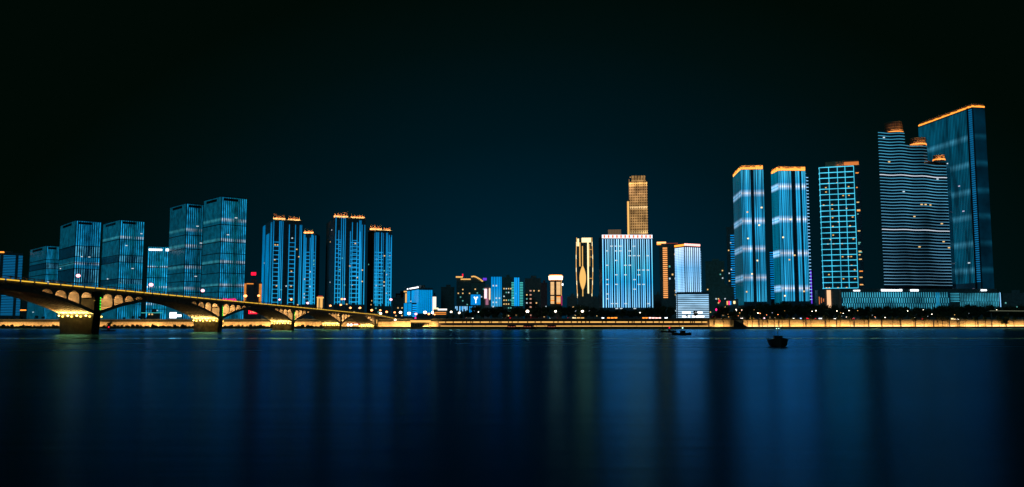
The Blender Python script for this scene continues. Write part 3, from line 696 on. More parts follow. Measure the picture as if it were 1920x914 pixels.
for i in range(7): b.add('roof_light', 'front', i/7+.01, i/7+.11, b.z1, b.z1+1.5, -.2, .5, pk)
for i in range(5): b.add('roof_light', 'left', i/5+.02, i/5+.17, b.z1-.2, b.z1+1.1, -.2, .5, E_orange)
b.finish()

# ------------------------------------------------------------------ twin orange-crowned towers
def band_stops(b, ys, base, mid, peak=(235, 240, 255), wd=.010):
    z0, H = b.z0, b.z1-b.z0; st = [(0, mid), (1, mid)]
    for y in ys:
        q = (b.z(y)-z0)/H; st += [(q-wd*2.6, base), (q-wd*.8, (150, 205, 250)), (q, peak), (q+wd*.8, (150, 205, 250)), (q+wd*2.6, base)]
    return st
def banded(label, pl, pc, pr, ytop, Y, t, ys, seed, nf, nl, zb, gapf, lgain=.55, crownh=3.6, cp_=40):
    b = corner_bld('banded_tower', label, 'tower', pl, pc, pr, ytop, Y, t, roof=False, wall=M_glass)
    base = (40, 140, 200)
    fm = ledmat('banded_blue', b.z0, b.z1, band_stops(b, ys, base, (75, 170, 225)), s=1.35, lo=.3, hi=1.3, nscale=(.6, .6, .02), seed=seed)
    lm = ledmat('banded_teal', b.z0, b.z1, band_stops(b, ys, (0, 75, 105), (0, 85, 115), (60, 140, 190)), s=.95*lgain/.55, lo=.4, hi=1.1, nscale=(.6, .6, .02), seed=seed+1)
    zb_ = b.z(zb); random.seed(seed)
    a = 0.; i = 0
    while a < .995:
        wd = random.choice([.02, .035, .05]); 
        if not any(g0 < a+wd/2 < g1 for g0, g1 in gapf): b.add('light_strip', 'front', a, min(1, a+wd), zb_, b.z1-.5, 0, .6, fm)
        a += wd+random.choice([.03, .045])
    b.vstrips('left', nl, .5, b.z(zb+6), b.z1-.5, lm, o=.5)
    for f, a0, a1 in (('front', 0, 1), ('left', 0, 1)):
        b.add('crown', f, a0, a1, b.z1, b.z1+crownh, -.9, -.3, M_crownw)
        for k in range(12): b.add('crown_light', f, k/12+.005, (k+1)/12-.005, b.z1+.1, b.z1+.1+crownh*random.choice([.45, .6, .8]), -.28, .1, emat('crown_amber', (255, 150, 60), 1.8) if 'crown_amber' not in bpy.data.materials else bpy.data.materials['crown_amber'])
        uplight(b, f, a0, a1, b.z1+.3, cp_, (1, .42, .10), out=1.2, tilt=1)
    b.windows('front', 7, w=1.2, h=1.1, mats=[E_warmwin, E_goldhi], o=.75)
    return b
b = banded('orange-crowned blue tower with four pale bands, left of its near twin', 1374.5, 1389, 1430.5, 318, 690, R(-5), [363, 415, 467, 521], 31, 14, 7, 566, [(.44, .56), (.70, .76)])
b.finish()
b = banded('orange-crowned blue tower with wide white bands, right one of the pair', 1446, 1459, 1510, 320, 680, R(2), [350, 411.5, 475, 541], 32, 18, 5, 565, [(.36, .42), (.50, .60), (.80, .86)], lgain=1.0)
b.hstrips('right', 40, .5, b.z(565), b.z1-1, E_cyan, a0=0, a1=.15); b.hstrips('front', 38, .5, b.z(565), b.z(330), E_cyan, a0=1.0, a1=1.09, pn='balcony_light'); b.finish()
b = dim('slim dark shaft with a purple light edge right of the banded pair', 1518.5, 1524, 508, 760, 0, M_dark, deep=4, name='light_shaft', cat='tower', roof=False); b.add('light_strip', 'front', .1, .5, b.z(570), b.z1, 0, .4, E_purple); b.finish()

# ------------------------------------------------------------------ grid tower
b = front_bld('grid_tower', 'dark tower with a pale blue light grid and scattered warm windows', 'tower', 1536, 1601, 315, 700, 26, R(-18), roof=False, wall=M_glass, ledges=0)
zb = b.z(541); gl = ledmat('grid_line', b.z0, b.z1, [(0, (70, 175, 225)), (1, (90, 185, 230))], s=1.5, lo=.75, hi=1.2, nscale=(.1, .1, .05), seed=6)
for a in (0, .27, .52, .74, .99): b.add('light_line', 'front', a-.007, a+.007, zb, b.z1, .05, .5, gl)
n = 22
for i in range(n+1):
    z = zb+(b.z1-zb)*i/n; b.add('light_line', 'front', 0, .99, z-.25, z+.25, 0, .45, gl); b.add('tick_light', 'left', 0, .2, z-.3, z+.3, 0, .4, gl)
b.windows('front', 34, w=1.2, h=.8, mats=[E_gold], o=.25, z0=zb)
b.add('side_wing', 'front', 1.01, 1.17, b.z0, b.z(311), -20, -.5, M_glass)
for i in range(17):
    z = zb+(b.z(320)-zb)*random.random(); b.add('window', 'front', 1.04, 1.04+random.uniform(.04, .1), z-.4, z+.4, -.5, -.3, random.choice([E_warmwin, E_orgwin, E_tealwin]))
b.add('crown', 'front', .18, 1.15, b.z1+.5, b.z1+4.6, -4, -1.5, M_crownw)
for i in range(24): b.add('crown_fin', 'front', .18+i*.0405, .19+i*.0405, b.z1+.5, b.z1+5, -1.4, -.6, M_crownw)
uplight(b, 'front', .5, 1.15, b.z1+.9, 9, (1, .36, .10), out=.3, tilt=1.2)
b.add('crown_light', 'front', .72, 1.14, b.z1+1, b.z1+3.6, -.5, -.2, emat('amber_dim', (225, 125, 55), .9)); b.finish()

# ------------------------------------------------------------------ curved three-step tower with floor lines
def curved_tower():
    Y = 720.; zb = at(1720, 537, Y).z
    secs = [(1648, 1701, 247, -1.5), (1701, 1745, 270, 1.5), (1745, 1777, 299, 7)]
    e = empty('curved_tower', (at(1715, 600, Y).x, Y, GZ), 0, label='curved three-stepped tower wrapped in thin pale floor lines', cat='tower')
    X0, Y0 = e.location.x, e.location.y
    def curve(frac):      # front line in plan, frac 0..1 over the three bays
        px = 1658+(1785-1658)*frac
        wob = 3.0*math.cos(frac*3*2*math.pi)*-.5
        return at(px, 540, Y+wob+frac*frac*16).xy
    fr = [0, (1701-1648)/134, (1745-1648)/134, 1.]
    mats = [ledmat('floor_line', GZ, 170, [(0, (150, 205, 235)), (.3, (110, 185, 225)), (1, (85, 165, 215))], s=.72, lo=.35, hi=1.3, nscale=(.03, .03, .02), seed=17),
            emat('floor_line_bright', (225, 240, 255), .95)]
    tops = [at(px0, yt, Y).z for px0, px1, yt, _ in secs]
    M_drum = pmat('crown_drum', (.12, .09, .07), .7); wl = pmat('blue_black_glass', (.015, .03, .045), .2, spec=.6)
    def outline(f0, f1, n=12, off=0.):
        return [(curve(f0+(f1-f0)*i/n)[0]-X0, curve(f0+(f1-f0)*i/n)[1]-Y0-off) for i in range(n+1)]
    for k in range(3):
        f = outline(fr[k], fr[k+1]); back = 24+k*1.0
        pts = f+[(f[-1][0]+.5*(back+10), back+16), (f[0][0]+.48*(back+16), back+16)]
        bm = bmesh.new(); prism(bm, pts, 0, tops[k]-GZ); link('wall', mesh_from(bm, 'wall', wl), e)
    n = 51; ztop = tops[0]
    step = (tops[0]-zb)/n
    for i in range(n):
        z = zb+step*(i+.5)
        K = 1+(z < tops[1]-1)+(z < tops[2]-1); f1 = fr[K]
        f = outline(0, f1, 10*K, .02); g = outline(0, f1, 10*K, .9)
        bright = i in (18, 36)
        th = .5 if bright else .34
        bm = bmesh.new(); prism(bm, g+f[::-1], z-GZ-th/2, z-GZ+th/2); link('floor_light', mesh_from(bm, 'floor_light', mats[1] if bright else mats[0]), e)
    # wrap-around ends on the right side
    endp = outline(.999, 1., 1)[1]
    for i in range(0, n):
        z = zb+step*(i+.5)
        if z > tops[2]-1: break
        link('side_light', unit_box(mats[0]), e, (endp[0]+.9, endp[1]+2.3, z-GZ+.0), R(62), (4.5, .5, .4))
    # crowns
    for k, (a0, a1, y0, y1) in enumerate(((1668, 1699, 227, 246), (1715, 1742, 257, 271), (1757, 1776, 290, 303))):
        A = at(a0, y1, Y+3); B = at(a1, y0, Y+3); cx = (A.x+B.x)/2-X0; Wd = B.x-A.x; r = Wd/2; H = B.z-tops[k]
        bm = bmesh.new(); bmesh.ops.create_cone(bm, cap_ends=True, segments=24, radius1=r, radius2=r*.96, depth=H); 
        bmesh.ops.translate(bm, verts=bm.verts, vec=(cx, r+4, tops[k]-GZ+H/2)); link('crown', mesh_from(bm, 'crown', M_drum), e)
        for j in range(4):
            bm = bmesh.new(); bmesh.ops.create_cone(bm, cap_ends=False, segments=24, radius1=r+.3, radius2=r+.3, depth=.35)
            bmesh.ops.translate(bm, verts=bm.verts, vec=(cx, r+4, tops[k]-GZ+H*(.3+.22*j))); link('crown_ring', mesh_from(bm, 'crown_ring', M_crownw), e)
        bm = bmesh.new(); bmesh.ops.create_cone(bm, cap_ends=False, segments=24, radius1=r+.5, radius2=r+.5, depth=1.1)
        bmesh.ops.translate(bm, verts=bm.verts, vec=(cx, r+4, tops[k]-GZ+1.0)); link('crown_light', mesh_from(bm, 'crown_light', emat('crown_led', (255, 150, 60), 1.6)), e)
        for dx in (-.35, 0, .35):
            o = area('crown_uplight', (X0+cx+dx*Wd, Y0+1.2+abs(dx)*4, tops[k]+.5), None, Wd*.4, .5, 300, (1, .40, .12)); aim(o, (-dx*.6, 1, 1.3), (1, 0, 0))
    for _ in range(12):
        q = random.random(); p = curve(q); k = 0 if q < fr[1] else 1 if q < fr[2] else 2
        z = zb+step*(int(random.random()*(tops[k]-zb)/step)+1.0)
        link('window', unit_box(E_warmwin if random.random() < .7 else E_whitewin), e, (p[0]-X0, p[1]-Y0-.15, z-GZ), 0, (1.7, .6, 1.0))
    return e
curved_tower()

# ------------------------------------------------------------------ tallest right tower
b = corner_bld('skyscraper', 'tallest tower on the right with an orange rooftop edge and fine blue fins', 'skyscraper', 1722, 1822, 1846, 201, 800, R(9), roof=False, wall=M_glass, ledges=0)
H = b.z1-b.z0
ys = [255, 305, 356, 404, 455, 505]
def bs_(base, pk):
    st = [(0, base), (1, base)]
    for y in ys:
        q = (b.z(y)-b.z0)/H; st += [(q-.022, base), (q, pk), (q+.015, base)]
    return st
fm = ledmat('fine_fin', b.z0, b.z1, bs_((8, 100, 140), (95, 165, 215)), s=.58, lo=.28, hi=1.25, nscale=(.25, .12, .03), seed=41)
sm = ledmat('glass_wash_right', b.z0, b.z1, bs_((0, 45, 70), (20, 85, 120)), s=.6, lo=.4, hi=1.1, nscale=(.05, .05, .05), seed=42)
b.add('curtain_wall', 'left', .0, 1, b.z0, b.z1-.5, .02, .15, sm); b.add('curtain_wall', 'front', .12, 1, b.z0, b.z1-.5, .02, .15, sm)
b.vstrips('left', 34, .34, b.z(530), b.z1-1.5, fm, o=.6, a0=.08)
b.hstrips('left', 80, .9, b.z(530), b.z1-1.5, E_bluesoft, a0=0, a1=.055, o=.5, pn='balcony_light')
b.add('mullion', 'left', .058, .078, b.z0, b.z1, 0, 1.2, M_hull)
b.windows('left', 14, a0=.1, w=2.4, h=1.0, mats=[emat('pale_pink_win', (200, 190, 220), .9), E_whitewin], o=.8)
ub = emat('roof_amber', (255, 150, 50), 1.6)
for f, n in (('left', 24), ('front', 6)):
    for i in range(n):
        b.add('roof_light', f, i/n+.003, (i+1)/n-.003, b.z1-.1, b.z1+random.uniform(1.0, 1.8), -.3, .2, ub)
        b.add('crown_fin', f, (i+.3)/n, (i+.5)/n, b.z1, b.z1+3.8, -.9, -.4, M_crownw)
    b.add('crown', f, 0, 1, b.z1, b.z1+3.2, -2, -1.0, M_crownw)
    uplight(b, f, 0, 1, b.z1+.3, 12, (1, .4, .1), out=.6, tilt=1.2)
b.finish()

# ------------------------------------------------------------------ podium mall
b = front_bld('shopping_podium', 'long low podium with rippling vertical blue-white lights below the right towers', 'building', 1577, 1798, 546.5, 650, 30, R(1), roof=False)
pm = ledmat('podium_fins', 0, 60, [(0, (80, 165, 205)), (1, (80, 165, 205))], s=.9, lo=.12, hi=1.35, nscale=(.06, .06, .1), seed=50, sharp=(.3, .66))
pb = ledmat('podium_glow', 0, 60, [(0, (0, 70, 110)), (1, (0, 70, 110))], s=.28, lo=.3, hi=1.4, nscale=(.03, .03, .1), seed=51)
b.add('curtain_wall', 'front', 0, .92, b.z(578), b.z1-1, 0, .1, pb)
zz = [b.z(580), b.z(569), b.z(558.5), b.z(548)]
for r_ in range(3):
    for i in range(46):
        c = (i+.3+.5*(r_ % 2))/47*.925; b.add('light_strip', 'front', c, c+.0062, zz[r_]+.2, zz[r_+1]-.2, .1, .5, pm)
b.add('screen', 'front', .80, .83, b.z(576), b.z(549), .1, .4, emat('blue_glow', (0, 120, 180), .7))
b.hstrips('front', 6, .3, b.z(567), b.z(549), pm, a0=.925, a1=1.0, pn='light_line')
def blob(b, a0, a1, y0, y1, name='sign'):
    z0, z1 = b.z(y1), b.z(y0); n = max(2, int((a1-a0)*b.Lu/2.2))
    for i in range(n):
        c0 = a0+(a1-a0)*i/n; c1 = a0+(a1-a0)*(i+.86)/n; h = (z1-z0)*random.uniform(.7, 1)
        b.add(name, 'front', c0, c1, (z0+z1)/2-h/2, (z0+z1)/2+h/2, -1, -.6, E_white)
blob(b, .110, .168, 543.5, 548.5); blob(b, .345, .525, 542.5, 547.2); blob(b, .592, .665, 542.5, 547)
b.add('sign_wall', 'front', .0, 1, b.z1, b.z(541.5), -8, -1.05, M_dark); b.finish()
b = front_bld('shopping_podium', 'short blue-lined podium end block at the far right', 'building', 1798.5, 1875, 548, 665, 26, R(1), roof=False)
for r_, (ya, yb) in enumerate(((580, 566), (565.5, 550))):
    for i in range(24): b.add('light_strip', 'front', (i+.3+.4*r_)/25, (i+.55+.4*r_)/25, b.z(ya), b.z(yb), 0, .4, pm)
blob(b, .55, .70, 543, 546); b.add('sign_wall', 'front', .0, .95, b.z1, b.z(541.5), -8, -1.05, M_dark)
b.add('edge_light', 'front', .99, 1, b.z(577), b.z(549), 0, .5, E_cyan); b.finish()
b = front_bld('corner_pavilion', 'plain grey corner block with a peach lit column below the grid tower', 'building', 1548, 1576, 543, 655, 22, R(1), roof=False, wall=M_conc)
b.add('lit_column', 'front', .07, .32, b.z(577), b.z(544.5), 0, .6, emat('peach_panel', (255, 200, 150), 1.1)); b.finish()
b = dim('narrow low block with orange window slits left of the peach column', 1533, 1546, 545, 660, 0, M_dark)
for a in (.15, .45, .75): b.add('window', 'front', a, a+.1, b.z(572-a*8), b.z(556+a*6), 0, .3, emat('orange_slit', (235, 130, 70), .9) if a == .15 else bpy.data.materials['orange_slit'])
b.finish()
dim('faint dark block at the far right edge beyond the podium', 1880, 1925, 552, 760, 5, M_dark, mats=[E_tealwin]).finish()
dim('mid-distance dark block on the far left between tower and glass slabs', 44, 60, 520, 1100, 3, M_dark).finish()
dim('dark lowrise between the glass slabs and the ladder-lit towers', 276, 300, 588, 700, 3, M_dark).finish()
dim('dark lowrise beside the shorter two-crowned tower', 736, 757, 560, 800, 5, M_dark).finish()
dim('dark lowrise at the left end of the wide white-blue tower', 1116, 1130, 560, 800, 2, M_dark).finish()
b = dim('advertising block with pink, yellow and blue panels below the dark ticks', 1360, 1384, 563, 700, 0, M_dark, deep=6)
b.add('panel', 'front', .1, .2, b.z(572), b.z(565), 0, .4, E_gold); b.add('panel', 'front', .24, .34, b.z(572), b.z(565), 0, .4, E_pink); b.add('panel', 'front', .36, .46, b.z(572), b.z(565), 0, .4, E_blue); b.add('panel', 'front', .62, .78, b.z(570), b.z(565), 0, .4, E_goldhi); b.finish()

# ------------------------------------------------------------------ bridge
TH = math.atan((1069-960)/F); DIRB = Vector((math.sin(TH), math.cos(TH), 0)); PERP = Vector((math.cos(TH), -math.sin(TH), 0))
P1 = Vector(((154-960)/F*214.3, 214, 0)); SP = 76.0; BW = 4.4
def deck_z(s): 
    if s <= 304: return 11.45-.7*s/76
    return 11.45-.7*4-(s-304)/76*2.6
def spring_z(k): return 4.9-.75*k
EB = empty('arch_bridge', (P1.x, P1.y, 0), -TH, label='concrete multi-arch bridge lined with yellow lights crossing the river at left', cat='bridge')
# local frame: +y along the bridge, +x toward the camera side
def bpart(name, bm, mat, parent=EB): return link(name, mesh_from(bm, name, mat), parent)
def extr(bm, prof, x0, x1):
    """profile (s,z) polygon extruded across the width"""
    a = [bm.verts.new((x0, s, z)) for s, z in prof]; b_ = [bm.verts.new((x1, s, z)) for s, z in prof]; n = len(prof)
    bm.faces.new(a); bm.faces.new(b_[::-1])
    for i in range(n): bm.faces.new((a[i], b_[i], b_[(i+1) % n], a[(i+1) % n]))
ends = [(-2, -1), (-1, 0), (0, 1), (1, 2), (2, 3), (3, 4)]
S0, S1 = -152, 395
bm = bmesh.new()
pts = [S0+(S1-S0)*i/40 for i in range(41)]
extr(bm, [(s, deck_z(s)-.35) for s in pts]+[(s, deck_z(s)-1.05) for s in pts[::-1]], -BW-.5, BW+.5); bpart('deck', bm, M_warmc)
bm = bmesh.new(); extr(bm, [(s, deck_z(s)-.34) for s in pts]+[(s, deck_z(s)-.345) for s in pts[::-1]], -BW+.6, BW-.6); bpart('roadway', bm, M_asph)
def intr(k, s):
    a, b_ = k*SP+1.4, (k+1)*SP-1.4; x = (s-a)/(b_-a); x = min(1, max(0, x))
    zs = spring_z(k)+(spring_z(k+1)-spring_z(k))*x; zc = deck_z(k*SP+SP/2)-1.95
    zm = (spring_z(k)+spring_z(k+1))/2
    return zs+(zc-zm)*(1-abs(2*x-1)**2.0)
FL = []
for k in range(-2, 4):
    a, b_ = k*SP+1.4, (k+1)*SP-1.4; ss = [a+(b_-a)*i/30 for i in range(31)]
    bm = bmesh.new(); extr(bm, [(s, intr(k, s)+.65) for s in ss]+[(s, intr(k, s)+.85) for s in ss[::-1]], -BW, BW); bpart('arch_slab', bm, M_warmc)
    for j in range(9):
        x = -BW+.2+(2*BW-.4)*j/8; bm = bmesh.new()
        extr(bm, [(s, intr(k, s)) for s in ss]+[(s, intr(k, s)+.649) for s in ss[::-1]], x-.17, x+.17); bpart('arch_rib', bm, M_warmc)
    # spandrel: transverse walls, vaults and the solid middle
    nb, pitch, wt = 5, 5.3, .8
    sl = a+1.2; sr = b_-1.2
    bays = []
    for side in (0, 1):
        for i in range(nb):
            p0 = sl+i*pitch if side == 0 else sr-(i+1)*pitch
            bays.append((p0, p0+pitch))
            wp = p0+pitch-wt if side == 0 else p0
            bm = bmesh.new(); s0_, s1_ = wp, wp+wt
            top = lambda s: deck_z(s)-1.055
            z0_ = lambda s: min(intr(k, s)+.84, top(s)-.05)
            # wall with a doorway
            zt = top(s0_+.4); zl = min(z0_(s0_), z0_(s1_)); h = zt-zl
            if h > 3.0 and i in (1, 2):
                for xa, xb in ((-BW+.1, -1.2), (1.2, BW-.1)): extr(bm, [(s0_, zl), (s1_, zl), (s1_, zt), (s0_, zt)], xa, xb)
                extr(bm, [(s0_, zl+h*.75), (s1_, zl+h*.75), (s1_, zt), (s0_, zt)], -1.2, 1.2); extr(bm, [(s0_, zl), (s1_, zl), (s1_, zl+h*.3), (s0_, zl+h*.3)], -1.2, 1.2)
            else: extr(bm, [(s0_, zl), (s1_, zl), (s1_, zt), (s0_, zt)], -BW+.1, BW-.1)
            bpart('spandrel_wall', bm, M_warmc)
            # vault over the bay
            q0, q1 = (p0, p0+pitch-wt) if side == 0 else (p0+wt, p0+pitch)
            bm = bmesh.new(); ns = 10; arc = []
            for m_ in range(ns+1):
                s = q0+(q1-q0)*m_/ns; y = 1-(2*m_/ns-1)**2; arc.append((s, max(top(s)-1.5+1.25*math.sqrt(max(0, y)), min(z0_(s), top(s)-.25))))
            extr(bm, arc+[(q1, top(q1)), (q0, top(q0))], -BW+.1, BW-.1); bpart('vault', bm, M_warmc)
            if k >= -1:
                zc = (top((q0+q1)/2)+z0_((q0+q1)/2))/2
                FL.append(((q0+q1)/2-.9, top((q0+q1)/2-.9)-.62, max(.4, h)))
    ss = [sl+nb*pitch+(sr-sl-2*nb*pitch)*i/8 for i in range(9)]
    bm = bmesh.new(); extr(bm, [(s, min(intr(k, s)+.84, deck_z(s)-1.1)) for s in ss]+[(s, deck_z(s)-1.052) for s in ss[::-1]], -BW+.1, BW-.1); bpart('spandrel_fill', bm, M_warmc)
def bworld(x, s, z): 
    v_ = P1+PERP*x+DIRB*s; return Vector((v_.x, v_.y, z))
for s, z, h in FL:
    d = bpy.data.lights.new('bay_lamp', 'POINT'); d.energy = (480 if s < 60 else 950)*max(.5, min(h, 3.))/2; d.color = (1, .60, .24); d.shadow_soft_size = .15
    o = bpy.data.objects.new('bay_lamp', d); COL.objects.link(o); o.location = bworld(1.8, s, z)
    link('bay_lamp_housing', unit_box(M_metal), EB, (1.8, s, z+.16), 0, (.3, .3, .1))
M_pier2 = pmat('floodlit_pier_concrete', (.13, .115, .08), .9, noise=.5, scale=.9)  # floodlight on the far piers painted in as paler concrete
for k in range(-2, 5):
    s = k*SP; zs = spring_z(k)
    bm = bmesh.new()
    prof = [(-BW+.7, -3), (BW-.5, -3), (BW+.05, zs+.2), (-BW-.05, zs+.2)]
    a_ = [bm.verts.new((x, s-1.7, z)) for x, z in prof]; c_ = [bm.verts.new((x, s+1.7, z)) for x, z in prof]
    bm.faces.new(a_); bm.faces.new(c_[::-1])
    for i in range(4): bm.faces.new((a_[i], c_[i], c_[(i+1) % 4], a_[(i+1) % 4]))
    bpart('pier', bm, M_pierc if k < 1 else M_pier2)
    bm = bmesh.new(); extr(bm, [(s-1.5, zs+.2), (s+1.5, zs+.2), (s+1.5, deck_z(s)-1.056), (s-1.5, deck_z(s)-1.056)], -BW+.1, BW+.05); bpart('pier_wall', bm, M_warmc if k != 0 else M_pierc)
    if k < -1: continue
    for sg in (-1, 1):
        for j in range(8):
            x = -BW+.35+(2*BW-.7)*j/7
            link('floodlight', unit_ball(E_flood), EB, (x, s+sg*(2.3+.35*(j % 2)), zs-.35-.25*(j % 2)), 0, (.26, .26, .22))
            link('floodlight_bracket', unit_box(M_metal), EB, (x, s+sg*1.95, zs-.6), 0, (.12, .7, .12))
        o = area('soffit_floodlight', bworld(0, s+sg*2.6, zs-.5), None, 2*BW-.6, .4, 1800 if sg < 0 else 900, (1, .66, .20)); aim(o, DIRB*sg*-.05+Vector((0, 0, 1)), PERP)
# railing and its light line
npost = 96
for i in range(npost):
    s0_ = -70+(395+70)*i/npost; s1_ = -70+(395+70)*(i+1)/npost
    L = s1_-s0_; zc = (deck_z(s0_)+deck_z(s1_))/2
    o = link('light_strip', unit_box(E_rail), EB, (BW+.56, (s0_+s1_)/2, zc-.12), 0, (.1, L-.7, .22)); o.rotation_euler = (math.atan2(deck_z(s1_)-deck_z(s0_), L), 0, 0)
bm = bmesh.new()
for i in range(200):
    s = -152+(547)*i/200
    for x in (-BW-.4, BW+.4): bbox(bm, (x, s, deck_z(s)+.15), (.18, .18, .95))
for x in (-BW-.4, BW+.4):
    extr(bm, [(s, deck_z(s)+.55) for s in pts]+[(s, deck_z(s)+.68) for s in pts[::-1]], x-.1, x+.1); extr(bm, [(s, deck_z(s)+.05) for s in pts]+[(s, deck_z(s)+.16) for s in pts[::-1]], x-.06, x+.06)
bpart('railing', bm, M_warmc)
for k in (0, 1, 2):        # green traffic leds on piers
    for j in range(5): link('signal_light', unit_box(E_green), EB, (BW+.12, k*SP+1.1, spring_z(k)+1.3+j*.7), 0, (.1, .35, .3))
# abutment
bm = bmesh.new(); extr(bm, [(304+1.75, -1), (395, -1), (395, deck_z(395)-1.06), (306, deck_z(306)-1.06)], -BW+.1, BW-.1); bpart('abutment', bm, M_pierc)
for i in range(7): link('vault_opening', unit_box(E_gold), EB, (BW-.05, 310+i*5, 4.4), 0, (.2, 1.3, 2.4))

# ------------------------------------------------------------------ lamps
def street_lamp(p, h, mat, r, label, arm=0., group=None, base_r=.12):
    r *= .85; e = empty('street_lamp', p, random.uniform(-.3, .3), label=label, cat='street lamp', group=group)
    link('pole', unit_cyl(M_metal), e, (0, 0, 0), 0, (base_r, base_r, h))
    if arm: link('arm', unit_box(M_metal), e, (arm/2, 0, h), 0, (arm, .1, .1))
    link('lamp_globe', unit_ball(mat), e, (arm, 0, h-.05), 0, (r, r, r*.8))
    return e
def lamp_at(px, py, Y, base, mat, r, label, arm=0., group=None):
    p = at(px, py, Y); e_ = Vector((p.x, p.y, base)); return street_lamp(e_, p.z-base, mat, r, label, arm, group)
def bs_of(px, x=-3.6):      # bridge s whose column shows at px
    lo, hi = -100., 390.
    for _ in range(40):
        m_ = (lo+hi)/2; v_ = bworld(x, m_, 13)
        if proj(v_.x, v_.y, 13)[0] < px: lo = m_
        else: hi = m_
    return lo
BL = [(146, 517, E_lampp, .62, 'pink bridge lamp glowing before the glass towers, nearest the camera'),
      (283, 534, E_lampp, .75, 'bright bridge lamp before the pale blue block'),
      (380, 545, E_lampp, .75, 'bright pink bridge lamp before the tall pair of glass slabs'),
      (460, 555, E_lampo, .8, 'orange bridge lamp before the left edge of the orange-edged block'),
      (485, 554.5, E_lampo, .65, 'orange bridge lamp before the right edge of the orange-edged block'),
      (524, 562, E_lampp, .55, 'small pink lamp on the bridge before the twin-crowned tower, left one'),
      (546, 561.5, E_lampo, .6, 'small orange lamp on the bridge before the twin-crowned tower, right one'),
      (577, 568.5, E_lampp, .75, 'pink bridge lamp before the narrow lower ladder-lit tower'),
      (619.5, 573.5, E_lampo, .7, 'orange lamp just right of the bridgehead column')]
for px, py, m_, r, lb in BL:
    s = bs_of(px); v_ = bworld(-3.6, s, 0); z = at(px, py, v_.y).z
    street_lamp(Vector((v_.x, v_.y, deck_z(s)-.33)), z-deck_z(s)+.33, m_, r, lb, arm=.0)
lg = 'lamps at the end of the bridge and on the landing'
for px, py, Y, m_, r, lb in [
    (641, 561, 545, E_lampo, .8, 'left half of a double orange lamp before the two-crowned blue tower'), (646, 561, 547, E_lampp, .8, 'right half of a double lamp before the two-crowned blue tower'),
    (639, 572, 540, E_lampo, .8, 'orange lamp directly below the double lamp'), (657, 577.5, 545, E_lampo, .9, 'orange lamp at the lower right edge of the two-crowned tower'),
    (675, 577.5, 550, E_lampo, .9, 'orange lamp in the gap between the two right ladder-lit towers'), (697, 582, 545, E_lampo, 1.0, 'orange lamp below the shorter two-crowned tower, left one'),
    (713, 582, 552, E_lampo, .8, 'orange lamp below the shorter two-crowned tower, upper of a stacked pair'), (713.5, 588, 535, E_lampw, 1.0, 'white lamp below an orange one at the foot of the shorter tower'),
    (725, 585, 545, E_lampo, .9, 'orange lamp at the right foot of the shorter two-crowned tower'), (733, 562, 560, E_lampp, 1.1, 'tall bright pink lamp right of the shorter two-crowned tower'),
    (740, 586, 548, E_lampo, .8, 'orange lamp left of the first white lamp by the blue hotel'), (751, 586, 545, E_lampw, 1.1, 'white lamp at the left foot of the blue annex'),
    (767, 588, 535, E_lampw, 1.2, 'large white lamp before the blue annex'), (780, 589, 538, E_lampp, 1.0, 'pink-white lamp at the annex right corner'),
    (797, 586, 530, E_lampw, 1.2, 'large white lamp on a tall pole over the landing pavilion'), (804, 589, 545, E_lampo, .9, 'orange lamp just right of the tall pavilion pole'),
    (811, 586.5, 540, E_lampw, 1.0, 'white lamp at the right foot of the blue hotel'), (815, 590, 548, E_lampo, .6, 'small orange lamp below the white bars'),
    (741, 600, 520, E_lampw, .8, 'low white lamp at the left end of the brightest wall'),
    (846, 585, 545, E_lampw, .8, 'white lamp left of the low building with blue windows'), (861, 587, 540, E_lampw, .8, 'white lamp before the low building with blue windows'), (897, 585.5, 545, E_lampw, .5, 'small white lamp right of the low building with blue windows'),
    (989, 584, 500, E_lampw, 1.1, 'large white lamp on a pole before the dark block'), (1041.5, 584, 505, E_lampw, .8, 'white lamp below the glowing crowned tower'),
    (1092, 584, 510, E_lampw, .9, 'white lamp below the gold-outlined tower'), (1200, 586.5, 520, E_lampw, .4, 'faint small lamp below the wide white-blue tower, left one'), (1216, 586.5, 520, E_lampw, .45, 'faint small lamp below the wide white-blue tower, right one')]:
    lamp_at(px, py, Y, GZ, m_, r, lb, group=None)

# bridgehead column
p = at(600, 582, 540); e = empty('monument_column', (p.x, p.y, GZ), 0, label='amber lit bridgehead column tower of four shafts with a red cap', cat='monument')
hh = at(600, 557.5, 540).z-GZ
link('base', unit_box(M_warmc), e, (0, 0, .8), 0, (3.8, 3.8, 1.6))
for dx in (-1.25, 1.25):
    for dy in (-1.2, 1.2): link('shaft', unit_box(E_gold if dy < 0 else M_warmc), e, (dx, dy, hh/2+.5), 0, (.8, .8, hh-2.5))
link('shaft', unit_box(E_gold), e, (0, .2, hh/2+.5), 0, (.5, .5, hh-2.5))
link('cap', unit_box(E_gold), e, (0, 0, hh-.3), 0, (3.6, 3.6, .9)); link('lantern', unit_box(emat('dull_red_cap', (190, 50, 40), .8)), e, (0, 0, hh+.5), 0, (2.4, 2.4, .7))

